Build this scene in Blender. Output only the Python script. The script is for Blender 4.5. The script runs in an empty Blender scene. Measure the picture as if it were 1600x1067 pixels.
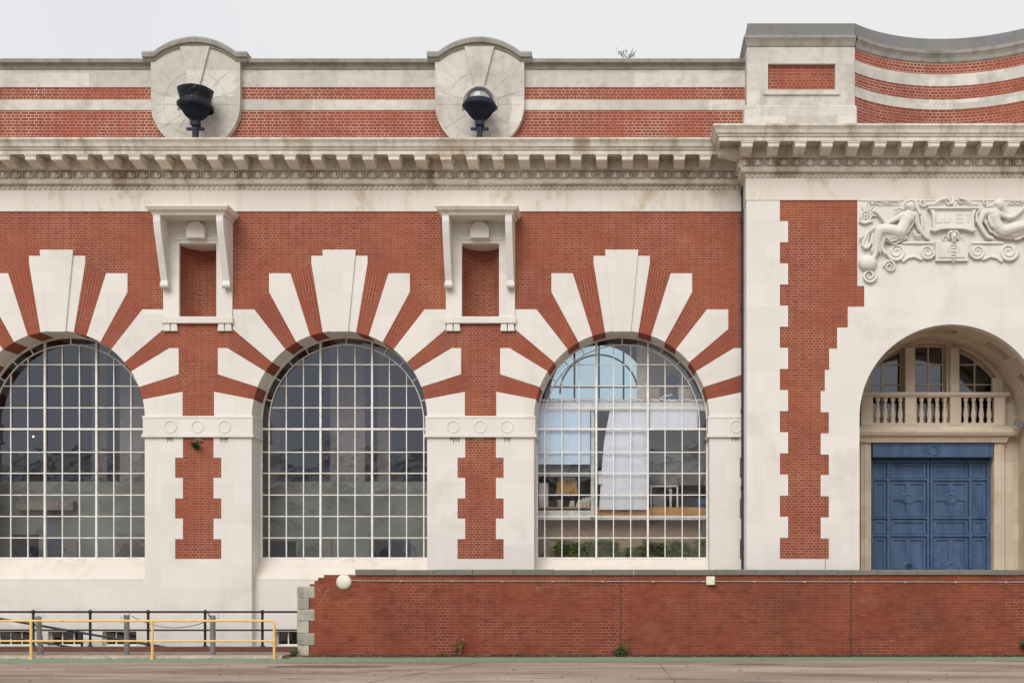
import bpy, bmesh, math, random
from mathutils import Vector, Matrix, noise
from mathutils.geometry import tessellate_polygon
random.seed(7)
PI = math.pi
scn = bpy.context.scene
COL = scn.collection

# ---------------------------------------------------------------- camera
HC = 2.54                      # eye height; main facade is the plane Y = 0, camera 40 m in front of it
cam = bpy.data.cameras.new('camera'); cam_o = bpy.data.objects.new('camera', cam); COL.objects.link(cam_o)
cam_o.location = (0, -40, HC); cam_o.rotation_euler = (PI / 2, 0, 0)
cam.sensor_width = 36; cam.lens = 1818.2 / 1600 * 36
cam.shift_x = (800 - 991) / 1600; cam.shift_y = (900 - 533.5) / 1600
cam.clip_start = 0.5; cam.clip_end = 2000
scn.camera = cam_o

# ---------------------------------------------------------------- sky and sun (bright overcast)
SUN_EL, SUN_AZ = math.radians(41), math.radians(-16)     # azimuth from -Y (towards the camera), negative = left
world = bpy.data.worlds.new('World'); scn.world = world; world.use_nodes = True
wn = world.node_tree.nodes; wl = world.node_tree.links; wn.clear()
wo = wn.new('ShaderNodeOutputWorld'); bg = wn.new('ShaderNodeBackground'); bg.inputs['Strength'].default_value = 0.1
sky = wn.new('ShaderNodeTexSky'); sky.sky_type = 'NISHITA'; sky.sun_disc = False
sky.sun_elevation = SUN_EL; sky.sun_rotation = math.radians(180) + SUN_AZ
hs = wn.new('ShaderNodeHueSaturation'); hs.inputs['Saturation'].default_value = 0.35
tc = wn.new('ShaderNodeTexCoord'); nz = wn.new('ShaderNodeTexNoise'); nz.inputs['Scale'].default_value = 1.6; nz.inputs['Detail'].default_value = 5
cr = wn.new('ShaderNodeValToRGB'); cr.color_ramp.elements[0].color = (7.2, 7.35, 8.3, 1); cr.color_ramp.elements[1].color = (8.75, 8.75, 8.85, 1)
cr.color_ramp.elements[0].position = .38; cr.color_ramp.elements[1].position = .6
mx = wn.new('ShaderNodeMix'); mx.data_type = 'RGBA'; mx.inputs['Factor'].default_value = 0.92
wl.new(sky.outputs[0], hs.inputs['Color']); wl.new(tc.outputs['Generated'], nz.inputs['Vector']); wl.new(nz.outputs['Fac'], cr.inputs[0])
wl.new(hs.outputs[0], mx.inputs['A']); wl.new(cr.outputs[0], mx.inputs['B']); wl.new(mx.outputs['Result'], bg.inputs['Color']); wl.new(bg.outputs[0], wo.inputs[0])
sl = bpy.data.lights.new('sun', 'SUN'); sl.energy = 2.45; sl.angle = math.radians(42); sl.color = (1, .972, .935)
so = bpy.data.objects.new('sun', sl); COL.objects.link(so)
sd = Vector((math.sin(SUN_AZ) * math.cos(SUN_EL), -math.cos(SUN_AZ) * math.cos(SUN_EL), math.sin(SUN_EL)))
so.rotation_euler = (-sd).to_track_quat('-Z', 'Y').to_euler(); so.location = sd * 60
scn.view_settings.view_transform = 'Standard'; scn.view_settings.look = 'None'; scn.view_settings.gamma = 1
scn.view_settings.exposure = 0.0
scn.cycles.max_bounces = 8; scn.cycles.transparent_max_bounces = 12

# ---------------------------------------------------------------- measuring helpers: photo pixel -> metres on the plane at depth Y
def K(Y): return .022 * (40 + Y) / 40
def X(px, Y=0): return (px - 991) * K(Y)
def Z(py, Y=0): return HC + (900 - py) * K(Y)

# ---------------------------------------------------------------- materials
class NT:
    def __init__(s, name):
        s.m = bpy.data.materials.new(name); s.m.use_nodes = True; s.n = s.m.node_tree.nodes; s.l = s.m.node_tree.links
        s.b = s.n['Principled BSDF']; s.tc = s.n.new('ShaderNodeTexCoord')
    def noise(s, scale, detail=4, src='Object', stretch=None, rough=.55):
        t = s.n.new('ShaderNodeTexNoise'); t.inputs['Scale'].default_value = scale; t.inputs['Detail'].default_value = detail; t.inputs['Roughness'].default_value = rough
        v = s.tc.outputs[src]
        if stretch:
            mp = s.n.new('ShaderNodeMapping'); mp.inputs['Scale'].default_value = stretch; s.l.new(v, mp.inputs[0]); v = mp.outputs[0]
        s.l.new(v, t.inputs['Vector']); return t.outputs['Fac']
    def ramp(s, fac, a, b, c0=(0, 0, 0, 1), c1=(1, 1, 1, 1)):
        r = s.n.new('ShaderNodeValToRGB'); r.color_ramp.elements[0].position = a; r.color_ramp.elements[1].position = b
        r.color_ramp.elements[0].color = c0; r.color_ramp.elements[1].color = c1; s.l.new(fac, r.inputs[0]); return r.outputs[0]
    def mix(s, fac, a, b, mode='MIX'):
        m = s.n.new('ShaderNodeMix'); m.data_type = 'RGBA'; m.blend_type = mode
        for k, v in (('Factor', fac), ('A', a), ('B', b)):
            i = m.inputs[k] if k != 'Factor' else m.inputs[0]
            if isinstance(v, (int, float)): i.default_value = v
            elif isinstance(v, tuple): i.default_value = v + (1,) if len(v) == 3 else v
            else: s.l.new(v, i)
        return m.outputs['Result']
    def math(s, op, a, b=0):
        m = s.n.new('ShaderNodeMath'); m.operation = op
        for i, v in enumerate((a, b)):
            if isinstance(v, (int, float)): m.inputs[i].default_value = v
            else: s.l.new(v, m.inputs[i])
        return m.outputs[0]
    def bump(s, h, strength=.3, dist=.01):
        b = s.n.new('ShaderNodeBump'); b.inputs['Strength'].default_value = strength; b.inputs['Distance'].default_value = dist
        s.l.new(h, b.inputs['Height']); s.l.new(b.outputs[0], s.b.inputs['Normal'])
    def bricks(s, w, h, mortar, c1, c2, cm, squash=1., bias=0., smooth=.1, off=.5):
        t = s.n.new('ShaderNodeTexBrick'); s.l.new(s.tc.outputs['UV'], t.inputs['Vector'])
        for k, v in (('Scale', 1), ('Mortar Size', mortar), ('Mortar Smooth', smooth), ('Bias', bias), ('Brick Width', w), ('Row Height', h)): t.inputs[k].default_value = v
        for k, v in (('Color1', c1), ('Color2', c2), ('Mortar', cm)): t.inputs[k].default_value = v + (1,)
        t.offset = off; t.squash = squash; t.squash_frequency = 2; return t
    def out(s, col, rough=.8, metal=0., spec=.3):
        if isinstance(col, tuple): s.b.inputs['Base Color'].default_value = col + (1,)
        else: s.l.new(col, s.b.inputs['Base Color'])
        s.b.inputs['Roughness'].default_value = rough; s.b.inputs['Metallic'].default_value = metal; s.b.inputs['Specular IOR Level'].default_value = spec
        return s.m

def brick_mat(name, c1, c2, cm, w=.25, h=.0875, mortar=.011, patch=.35, dark=(.16, .05, .04), fade=.55, warm=None):
    t = NT(name)
    b = t.bricks(w, h, mortar, c1, c2, cm, squash=.5)
    n1 = t.noise(.45, 5); n2 = t.noise(2.4, 4, stretch=(1, 1, 2.5)); n3 = t.noise(14, 3, stretch=(1, 1, 2.6))
    # some single darker bricks, keyed to the brick cells
    mf = t.math('MULTIPLY', t.math('MULTIPLY', b.outputs['Fac'], t.ramp(t.noise(.8, 6, rough=.65), .42, .62)), fade)
    base = t.mix(mf, b.outputs['Color'], tuple(c * .95 for c in c1))
    cell = t.n.new('ShaderNodeTexBrick'); t.l.new(t.tc.outputs['UV'], cell.inputs['Vector'])
    for k, v in (('Scale', 1), ('Mortar Size', 0), ('Bias', -.62), ('Brick Width', w), ('Row Height', h)): cell.inputs[k].default_value = v
    cell.offset = .5; cell.squash = .5; cell.squash_frequency = 2; cell.inputs['Color1'].default_value = (0, 0, 0, 1); cell.inputs['Color2'].default_value = (1, 1, 1, 1); cell.inputs['Mortar'].default_value = (0, 0, 0, 1)
    inv = t.math('SUBTRACT', 1, b.outputs['Fac'])
    base = t.mix(t.math('MULTIPLY', t.math('MULTIPLY', t.ramp(cell.outputs['Color'], .45, .75), inv), .75), base, tuple(c * .42 for c in c1))
    col = t.mix(t.ramp(n1, .42, .62), base, t.mix(.5, base, warm or tuple(c * 1.2 for c in c1)))
    col = t.mix(t.math('MULTIPLY', t.ramp(n2, .5, .72), patch), col, dark)
    col = t.mix(t.math('MULTIPLY', t.ramp(n3, .55, .75), .35), col, dark)
    lime = t.ramp(t.noise(.9, 6), .62, .74)
    col = t.mix(t.math('MULTIPLY', lime, .05), col, (.6, .5, .45)); col = t.mix(t.math('MULTIPLY', t.ramp(t.noise(.28, 4), .5, .66), .5), col, t.mix(.6, col, dark)); col = t.mix(t.math('MULTIPLY', t.ramp(t.noise(.37, 5, stretch=(1.7, 1.7, 1)), .55, .66), .4), col, t.mix(1.0, col, (1.22, 1.3, 1.0), 'MULTIPLY'))
    t.bump(b.outputs['Fac'], .4, -.006)
    return t.out(col, .85, 0, .2)

def stone_mat(name, base, joint=.004, var=.05, stain=.25, stain_col=(.36, .27, .17), soot=.0, bw=1.25, bh=.72, streak=.2, off=.5, jc=.82, s0=.54, s1=.64, sst=None):
    t = NT(name)
    lo = tuple(c * (1 - var) for c in base); hi = tuple(min(.85, c * (1 + var * .6)) for c in base)
    b = t.bricks(bw, bh, joint, lo, hi, tuple(c * jc for c in base), smooth=.3, off=off)
    n = t.noise(1.1, 6); col = t.mix(t.math('MULTIPLY', t.ramp(n, .45, .7), .5), b.outputs['Color'], tuple(c * .93 for c in base))
    s = t.math('MULTIPLY', t.ramp(t.noise(.55 if not sst else 1.1, 8, stretch=sst, rough=.68), s0, s1), stain); col = t.mix(s, col, stain_col)
    st = t.math('MULTIPLY', t.ramp(t.noise(1.6, 5, stretch=(1, 1, .12)), .55, .75), streak); col = t.mix(st, col, tuple(c * .7 for c in stain_col))
    if soot: col = t.mix(t.math('MULTIPLY', t.ramp(t.noise(3.2, 7, rough=.7), .48, .66), soot), col, (.13, .12, .10))
    sp = t.ramp(t.noise(26, 2), .68, .78); col = t.mix(t.math('MULTIPLY', sp, .22), col, (.3, .26, .2))
    t.bump(t.noise(30, 4), .12, .01)
    return t.out(col, .82, 0, .25)

def plain(name, col, rough=.6, metal=0., spec=.4, var=.12, scale=6):
    t = NT(name); n = t.noise(scale, 5)
    return t.out(t.mix(t.ramp(n, .35, .7), tuple(c * (1 - var) for c in col), tuple(c * (1 + var) for c in col)), rough, metal, spec)

M = {}
M['brick'] = brick_mat('red_brick', (.28, .073, .041), (.20, .05, .031), (.45, .235, .155), dark=(.17, .055, .036), warm=(.335, .092, .047))
M['brick_rub'] = brick_mat('rubbed_red_brick', (.28, .072, .040), (.235, .057, .034), (.43, .23, .155), w=.9, h=.08, mortar=.008, patch=.25)
M['brick_parapet'] = brick_mat('parapet_red_brick', (.29, .070, .04), (.21, .047, .031), (.52, .35, .26), w=.27, h=.105, mortar=.016)
M['brick_wall'] = brick_mat('boundary_wall_brick', (.225, .057, .033), (.165, .039, .026), (.34, .15, .09), w=.27, h=.095, mortar=.009, patch=.6, dark=(.10, .033, .024), fade=1.0, warm=(.285, .08, .036))
M['stone'] = stone_mat('pale_facade_stone', (.735, .695, .64), var=.055, stain=.13, streak=.10, jc=.88)
M['stone_warm'] = stone_mat('stained_sill_stone', (.70, .645, .565), stain=.45, stain_col=(.54, .42, .26), streak=.2)
M['stone_frieze'] = stone_mat('frieze_stone', (.72, .67, .59), stain=.6, stain_col=(.46, .33, .19), streak=.4, s0=.55, s1=.66, sst=(.8, .8, .5), bw=2.1, bh=3)
M['stone_cornice'] = stone_mat('weathered_cornice_stone', (.70, .645, .55), stain=.75, stain_col=(.33, .235, .14), streak=.6, soot=.25, var=.12, s0=.5, s1=.66, sst=(1, .6, .3), bw=1.6, bh=4)
M['stone_parapet'] = stone_mat('grey_parapet_stone', (.62, .585, .52), var=.17, stain=.5, stain_col=(.38, .33, .25), soot=.22, streak=.3, bw=1.7, bh=.9)
M['stone_coping'] = stone_mat('dark_lichen_coping_stone', (.32, .30, .26), stain=.5, stain_col=(.17, .16, .13), soot=.5, streak=.5, bw=1.9, bh=2)
M['lead'] = stone_mat('dark_grey_cap_stone', (.20, .20, .195), stain=.3, stain_col=(.30, .29, .27), soot=.35, streak=.5, bw=2.0, bh=3)
M['stone_ochre'] = stone_mat('ochre_entrance_stone', (.60, .51, .395), var=.12, stain=.6, stain_col=(.46, .33, .19), streak=.3, bw=.9, bh=.55)
M['stone_old'] = stone_mat('grey_quoin_stone', (.44, .405, .335), var=.3, stain=.5, stain_col=(.26, .23, .17), soot=.4, streak=.5, bw=.7, bh=.37)
M['coping_wall'] = stone_mat('mossy_coping_stone', (.19, .172, .145), stain=.6, stain_col=(.14, .15, .11), soot=.55, streak=.1, bw=1.27, bh=5)
M['white_paint'] = plain('cream_window_paint', (.80, .77, .71), .5)
M['black_metal'] = plain('black_rail_paint', (.018, .018, .02), .4)
M['navy'] = plain('navy_painted_iron', (.010, .014, .034), .55, 0, .3, .3, 3)
M['pipe_blue'] = plain('dark_blue_pipe_paint', (.022, .030, .065), .45, 0, .4, .35, 4)
M['dark_plastic'] = plain('black_plastic_wrap', (.008, .009, .013), .45, 0, .3)
def yellow_mat():
    t = NT('chipped_yellow_rail_paint'); n = t.noise(5, 5); c = t.mix(t.ramp(n, .35, .7), (.78, .48, .15), (.87, .57, .22))
    c = t.mix(t.ramp(t.noise(11, 5, rough=.7), .62, .68), c, (.24, .12, .06)); return t.out(c, .55, 0, .3)
M['yellow'] = yellow_mat()
M['post_grey'] = plain('weathered_grey_post', (.22, .21, .21), .8, 0, .3, .35, 14)
M['cream_plastic'] = plain('cream_plastic', (.74, .70, .55), .5)
M['conduit'] = plain('pale_conduit', (.46, .39, .35), .6)
M['wire'] = plain('rusty_wire', (.12, .10, .085), .7)
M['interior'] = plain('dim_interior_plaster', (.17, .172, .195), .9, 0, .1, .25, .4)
M['painted_reflection_wall'] = plain('grey_green_painted_reflection', (.27, .28, .255), .9, 0, .1, .2, .5)  # colour of the shed wall as mirrored in the lower panes
M['plinth_brick'] = brick_mat('dull_brown_plinth_brick', (.13, .062, .045), (.10, .05, .038), (.16, .10, .075))
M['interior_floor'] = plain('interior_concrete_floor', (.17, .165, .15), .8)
M['interior_col'] = plain('tan_interior_column', (.30, .25, .225), .8)
M['interior_pale'] = plain('pale_interior_wall', (.62, .62, .62), .8)
M['blind'] = plain('white_blind_fabric', (.80, .81, .84), .8, 0, .2, .02, 1)
M['blind_blue'] = plain('pale_blue_blind_fabric', (.62, .74, .85), .8, 0, .2, .03, 1)
M['board_grey'] = plain('grey_board', (.23, .22, .215), .8)
M['orange_board'] = plain('raw_plywood', (.62, .34, .14), .7, 0, .3, .15, 3)
M['ochre_cloth'] = plain('ochre_cloth', (.52, .29, .07), .9, 0, .1, .25, 12)
M['white_obj'] = plain('white_gloss_paint', (.78, .77, .74), .5)
M['paper'] = plain('yellowed_paper', (.66, .61, .50), .8, 0, .2, .25, 9)
M['blue_obj'] = plain('blue_plastic', (.06, .13, .38), .5)
M['card'] = plain('brown_cardboard', (.45, .33, .22), .8)
M['dark_obj'] = plain('dark_machinery', (.03, .032, .04), .6, 0, .4, .5, 4)
M['green_leaf'] = plain('weed_leaf', (.075, .13, .03), .65, 0, .3, .5, 9)
M['hedge_leaf'] = plain('hedge_leaf', (.16, .24, .055), .65, 0, .3, .6, 7)
M['dark_leaf'] = plain('dark_leaf', (.035, .065, .025), .7, 0, .3, .5, 9)
M['dry_leaf'] = plain('dry_weed', (.26, .155, .075), .8, 0, .2, .4, 9)
M['bark'] = plain('bark', (.12, .085, .06), .9)
M['shed_wall'] = stone_mat('pale_shed_render', (.74, .74, .66), stain=.25, bw=6, bh=4)
M['earth'] = plain('bare_earth', (.15, .11, .07), .95, 0, .1, .4, 2)

def door_paint():
    t = NT('weathered_blue_door_paint')
    n = t.noise(3, 6, stretch=(1, 1, .3)); n2 = t.noise(9, 5)
    c = t.mix(t.ramp(n, .35, .7), (.034, .073, .15), (.066, .122, .212)); c = t.mix(t.math('MULTIPLY', t.ramp(n2, .55, .75), .4), c, (.16, .22, .30))
    return t.out(c, .5, 0, .4)
M['door_blue'] = door_paint()

def shed_roof():
    t = NT('corrugated_shed_roof')
    w = t.n.new('ShaderNodeTexWave'); w.inputs['Scale'].default_value = .26; w.wave_profile = 'SAW'; w.bands_direction = 'DIAGONAL'; w.inputs['Distortion'].default_value = 1.6; w.inputs['Detail'].default_value = 3; t.l.new(t.tc.outputs['Object'], w.inputs['Vector'])
    return t.out(t.mix(w.outputs['Fac'], (.02, .025, .035), (.62, .62, .60)), .7)
M['shed_roof'] = shed_roof()

def road_mat():
    t = NT('brown_worn_tarmac')
    a = t.noise(.30, 7, stretch=(.35, 1.6, 1), rough=.65); b = t.noise(.55, 6, stretch=(.5, 2.2, 1)); c = t.noise(35, 3)
    col = t.mix(t.ramp(a, .36, .64), (.185, .142, .105), (.45, .36, .275))
    col = t.mix(t.math('MULTIPLY', t.ramp(b, .54, .66), .8), col, (.13, .105, .085))
    col = t.mix(t.math('MULTIPLY', t.ramp(t.noise(.9, 5, stretch=(.22, 2.2, 1)), .60, .70), .6), col, (.50, .41, .32))
    # two broad pale tyre sweeps curving across the yard
    w = t.n.new('ShaderNodeTexWave'); w.wave_type = 'RINGS'; w.rings_direction = 'Z'; w.inputs['Scale'].default_value = .055; w.inputs['Distortion'].default_value = 2.5; w.inputs['Detail'].default_value = 3
    mp = t.n.new('ShaderNodeMapping'); mp.inputs['Location'].default_value = (14, 44, 0); t.l.new(t.tc.outputs['Object'], mp.inputs[0]); t.l.new(mp.outputs[0], w.inputs['Vector'])
    col = t.mix(t.math('MULTIPLY', t.ramp(w.outputs['Fac'], .62, .9), .4), col, (.36, .285, .215))
    col = t.mix(t.math('MULTIPLY', t.ramp(c, .6, .75), .3), col, (.40, .34, .27))
    g2 = t.noise(9, 5, stretch=(.6, 1.5, 1), rough=.75); col = t.mix(t.math('MULTIPLY', t.ramp(g2, .5, .68), .35), col, (.16, .13, .10)); col = t.mix(t.math('MULTIPLY', t.ramp(t.noise(60, 2), .62, .72), .5), col, (.55, .48, .40))
    t.bump(c, .25, .01)
    return t.out(col, .9, 0, .2)
M['road'] = road_mat()

def green_mat():
    t = NT('worn_green_road_paint')
    n = t.noise(1.1, 7, stretch=(.5, 1.6, 1), rough=.7)
    col = t.mix(t.ramp(n, .50, .66), (.17, .30, .185), (.30, .25, .18))
    return t.out(t.mix(t.ramp(t.noise(20, 3), .4, .7), col, (.22, .27, .19)), .85, 0, .2)
M['green_paint'] = green_mat()
M['pavement'] = plain('dusty_pavement', (.27, .205, .145), .9, 0, .2, .25, 2)
M['kerb'] = stone_mat('worn_kerb_stone', (.44, .38, .32), var=.15, stain=.5, soot=.4, bw=.9, bh=3)
M['stain'] = plain('brown_drip_stain', (.33, .27, .20), .9, 0, .1, .3, 9)
M['tar'] = plain('patched_tarmac', (.17, .135, .105), .9, 0, .2, .35, 5)
M['dirt'] = plain('dark_dirt', (.075, .058, .045), .95, 0, .1, .5, 5)

def glass_mat(name, refl=.12, tint=(.93, .95, .95)):
    m = bpy.data.materials.new(name); m.use_nodes = True; n = m.node_tree.nodes; l = m.node_tree.links; n.clear()
    o = n.new('ShaderNodeOutputMaterial'); mixs = n.new('ShaderNodeMixShader'); tr = n.new('ShaderNodeBsdfTransparent'); gl = n.new('ShaderNodeBsdfGlossy')
    gl.inputs['Roughness'].default_value = .0; tr.inputs['Color'].default_value = tint + (1,)
    lw = n.new('ShaderNodeLayerWeight'); lw.inputs['Blend'].default_value = .25
    ma = n.new('ShaderNodeMath'); ma.operation = 'MULTIPLY_ADD'; ma.inputs[1].default_value = 1 - refl; ma.inputs[2].default_value = refl; l.new(lw.outputs['Fresnel'], ma.inputs[0])
    mm = n.new('ShaderNodeMath'); mm.operation = 'MULTIPLY'; mm.inputs[1].default_value = .9; l.new(ma.outputs[0], mm.inputs[0])
    gl.inputs['Color'].default_value = (.89, .93, 1, 1)
    tcn = n.new('ShaderNodeTexCoord'); ns = n.new('ShaderNodeTexNoise'); ns.inputs['Scale'].default_value = 1.3; l.new(tcn.outputs['Object'], ns.inputs['Vector'])
    bp = n.new('ShaderNodeBump'); bp.inputs['Strength'].default_value = .08; bp.inputs['Distance'].default_value = .05; l.new(ns.outputs['Fac'], bp.inputs['Height']); l.new(bp.outputs[0], gl.inputs['Normal'])
    l.new(mm.outputs[0], mixs.inputs[0]); l.new(tr.outputs[0], mixs.inputs[1]); l.new(gl.outputs[0], mixs.inputs[2]); l.new(mixs.outputs[0], o.inputs[0])
    return m
M['glass'] = glass_mat('old_window_glass', .115, (.98, .99, .99))
M['teal_glass'] = glass_mat('tinted_far_glass', .03, (.50, .68, .74))
M['glass_clear'] = glass_mat('lantern_globe_glass', .03, (.84, .86, .86))
def emis(name, col, st):
    m = bpy.data.materials.new(name); m.use_nodes = True; b = m.node_tree.nodes['Principled BSDF']
    b.inputs['Base Color'].default_value = col + (1,); b.inputs['Emission Color'].default_value = col + (1,); b.inputs['Emission Strength'].default_value = st; return m
M['bulb'] = emis('lit_bulb', (1, .82, .55), 4.0)

# ---------------------------------------------------------------- mesh builder
class MB:
    def __init__(s): s.v = []; s.f = []; s.uv = {}; s.sm = set()
    def add(s, vs, fs, uvs=None, smooth=False):
        o = len(s.v); s.v += [tuple(v) for v in vs]
        for i, f in enumerate(fs):
            if uvs is not None: s.uv[len(s.f)] = [uvs[k] for k in f]
            if smooth: s.sm.add(len(s.f))
            s.f.append([k + o for k in f])
        return s
    def box(s, x0, x1, y0, y1, z0, z1):
        return s.add([(x0, y0, z0), (x1, y0, z0), (x1, y1, z0), (x0, y1, z0), (x0, y0, z1), (x1, y0, z1), (x1, y1, z1), (x0, y1, z1)],
                     [(0, 1, 5, 4), (1, 2, 6, 5), (2, 3, 7, 6), (3, 0, 4, 7), (4, 5, 6, 7), (3, 2, 1, 0)])
    def prism(s, poly, y0, y1, holes=(), uvf=None, back=True):
        loops = [list(poly)] + [list(h) for h in holes]; flat = [p for l in loops for p in l]; n = len(flat)
        tris = tessellate_polygon([[Vector((p[0], p[1], 0)) for p in l] for l in loops])
        vs = [(p[0], y0, p[1]) for p in flat] + [(p[0], y1, p[1]) for p in flat]
        fs = [tuple(t) for t in tris]
        if back: fs += [tuple(k + n for k in reversed(t)) for t in tris]
        k0 = 0
        for l in loops:
            m = len(l)
            for i in range(m): a, b = k0 + i, k0 + (i + 1) % m; fs.append((a, b, b + n, a + n))
            k0 += m
        uvs = [uvf(*v) for v in vs] if uvf else None
        nt = len(tris) * (2 if back else 1)
        if uvs:
            o = len(s.v); s.v += vs
            for i, f in enumerate(fs):
                if i < nt: s.uv[len(s.f)] = [uvs[k] for k in f]
                else:   # reveal faces: keep the along-coordinate, run depth as u
                    s.uv[len(s.f)] = [(vs[k][1] + uvs[k][0], uvs[k][1]) for k in f]
                s.f.append([k + o for k in f])
        else: s.add(vs, fs)
        return s
    def xprism(s, poly, x0, x1):      # poly in (y, z), extruded along x
        n = len(poly); tris = tessellate_polygon([[Vector((p[0], p[1], 0)) for p in poly]])
        vs = [(x0, p[0], p[1]) for p in poly] + [(x1, p[0], p[1]) for p in poly]
        fs = [tuple(t) for t in tris] + [tuple(k + n for k in reversed(t)) for t in tris] + [(i, (i + 1) % n, (i + 1) % n + n, i + n) for i in range(n)]
        return s.add(vs, fs)
    def tube(s, pts, r, seg=8, cap=True):
        pts = [Vector(p) for p in pts]; rs = r if isinstance(r, (list, tuple)) else [r] * len(pts); vs = []; fs = []
        up = None
        for i, p in enumerate(pts):
            t = (pts[min(i + 1, len(pts) - 1)] - pts[max(i - 1, 0)]).normalized()
            if up is None: up = t.orthogonal().normalized()
            up = (up - t * up.dot(t)).normalized(); w = t.cross(up)
            for k in range(seg): a = 2 * PI * k / seg; vs.append(p + (up * math.cos(a) + w * math.sin(a)) * rs[i])
        for i in range(len(pts) - 1):
            for k in range(seg): a = i * seg + k; b = i * seg + (k + 1) % seg; fs.append((a, b, b + seg, a + seg))
        s.add(vs, fs, smooth=True)
        if cap: s.add(vs[:seg], [tuple(range(seg))]); s.add(vs[-seg:], [tuple(range(seg))])
        return s
    def lathe(s, prof, c=(0, 0, 0), seg=20, a0=0, a1=2 * PI):
        full = abs(a1 - a0 - 2 * PI) < 1e-4; n = seg if full else seg + 1; vs = []; fs = []
        for r, z in prof:
            for k in range(n): a = a0 + (a1 - a0) * k / seg; vs.append((c[0] + r * math.cos(a), c[1] + r * math.sin(a), c[2] + z))
        for i in range(len(prof) - 1):
            for k in range(seg): a = i * n + k; b = i * n + (k + 1) % n; fs.append((a, b, b + n, a + n))
        return s.add(vs, fs, smooth=True)
    def ball(s, c, rx, ry, rz, seg=10, rings=7):
        vs = [(c[0], c[1], c[2] - rz)]; fs = []
        for i in range(1, rings):
            t = -PI / 2 + PI * i / rings
            for k in range(seg): a = 2 * PI * k / seg; vs.append((c[0] + rx * math.cos(t) * math.cos(a), c[1] + ry * math.cos(t) * math.sin(a), c[2] + rz * math.sin(t)))
        vs.append((c[0], c[1], c[2] + rz)); top = len(vs) - 1
        for k in range(seg):
            fs.append((0, 1 + (k + 1) % seg, 1 + k)); fs.append((top, 1 + (rings - 2) * seg + k, 1 + (rings - 2) * seg + (k + 1) % seg))
            for i in range(rings - 2): a = 1 + i * seg + k; b = 1 + i * seg + (k + 1) % seg; fs.append((a, b, b + seg, a + seg))
        return s.add(vs, fs, smooth=True)
    def ring(s, c, R, r, axis='y', seg=24, rs=6, a0=0, a1=2 * PI):   # torus whose axis is y
        full = abs(a1 - a0 - 2 * PI) < 1e-4; n = seg if full else seg + 1; vs = []; fs = []
        for k in range(n):
            a = a0 + (a1 - a0) * k / seg
            for j in range(rs): b = 2 * PI * j / rs; q = R + r * math.cos(b); vs.append((c[0] + q * math.cos(a), c[1] + r * math.sin(b), c[2] + q * math.sin(a)))
        for k in range(seg):
            for j in range(rs): a = k * rs + j; b = k * rs + (j + 1) % rs; d = ((k + 1) % n) * rs; fs.append((a, b, d + (j + 1) % rs, d + j))
        return s.add(vs, fs, smooth=True)
    def sweep(s, prof, path):        # prof: list of (p, z); path(p) -> list of (x, y); skin between
        cols = [[(x, y, z) for (x, y) in path(p)] for p, z in prof]; n = len(cols[0]); vs = [v for c in cols for v in c]; fs = []
        for i in range(len(prof) - 1):
            for k in range(n - 1): a = i * n + k; fs.append((a, a + 1, a + 1 + n, a + n))
        return s.add(vs, fs)
    def build(s, name, mat, parent=None, bevel=0, recalc=True):
        me = bpy.data.meshes.new(name); me.from_pydata(s.v, [], s.f)
        uvl = me.uv_layers.new(name='UVMap')
        for p in me.polygons:
            if p.index in s.sm: p.use_smooth = True
            if p.index in s.uv:
                for li, uv in zip(p.loop_indices, s.uv[p.index]): uvl.data[li].uv = uv
            else:
                n = p.normal; a = [abs(n.x), abs(n.y), abs(n.z)]
                for li in p.loop_indices:
                    c = me.vertices[me.loops[li].vertex_index].co
                    if a[2] > .75: uvl.data[li].uv = (c.x, c.y)
                    elif a[0] > a[1]: uvl.data[li].uv = (c.y, c.z)
                    else: uvl.data[li].uv = (c.x, c.z)
        if recalc:
            bm = bmesh.new(); bm.from_mesh(me); bmesh.ops.recalc_face_normals(bm, faces=bm.faces)
            if bevel: bmesh.ops.bevel(bm, geom=[e for e in bm.edges if e.is_manifold and e.calc_face_angle(0) > .6], offset=bevel, segments=1, affect='EDGES')
            bm.to_mesh(me); bm.free()
        me.materials.append(mat)
        o = bpy.data.objects.new(name, me); COL.objects.link(o)
        if parent: o.parent = parent
        return o

def tag(o, label=None, cat=None, group=None, kind=None):
    if label: o['label'] = label
    if cat: o['category'] = cat
    if group: o['group'] = group
    if kind: o['kind'] = kind
    return o
def empty(name, label=None, cat=None, loc=(0, 0, 0), group=None):
    o = bpy.data.objects.new(name, None); COL.objects.link(o); o.location = loc; o.empty_display_size = .3
    return tag(o, label, cat, group)
def copy_tree(o, parent=None):
    c = o.copy(); COL.objects.link(c); c.parent = parent
    for ch in list(o.children): copy_tree(ch, c)
    return c
def arc(cx, cz, R, a0, a1, n=12): return [(cx + R * math.cos(a0 + (a1 - a0) * i / n), cz + R * math.sin(a0 + (a1 - a0) * i / n)) for i in range(n + 1)]

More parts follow.
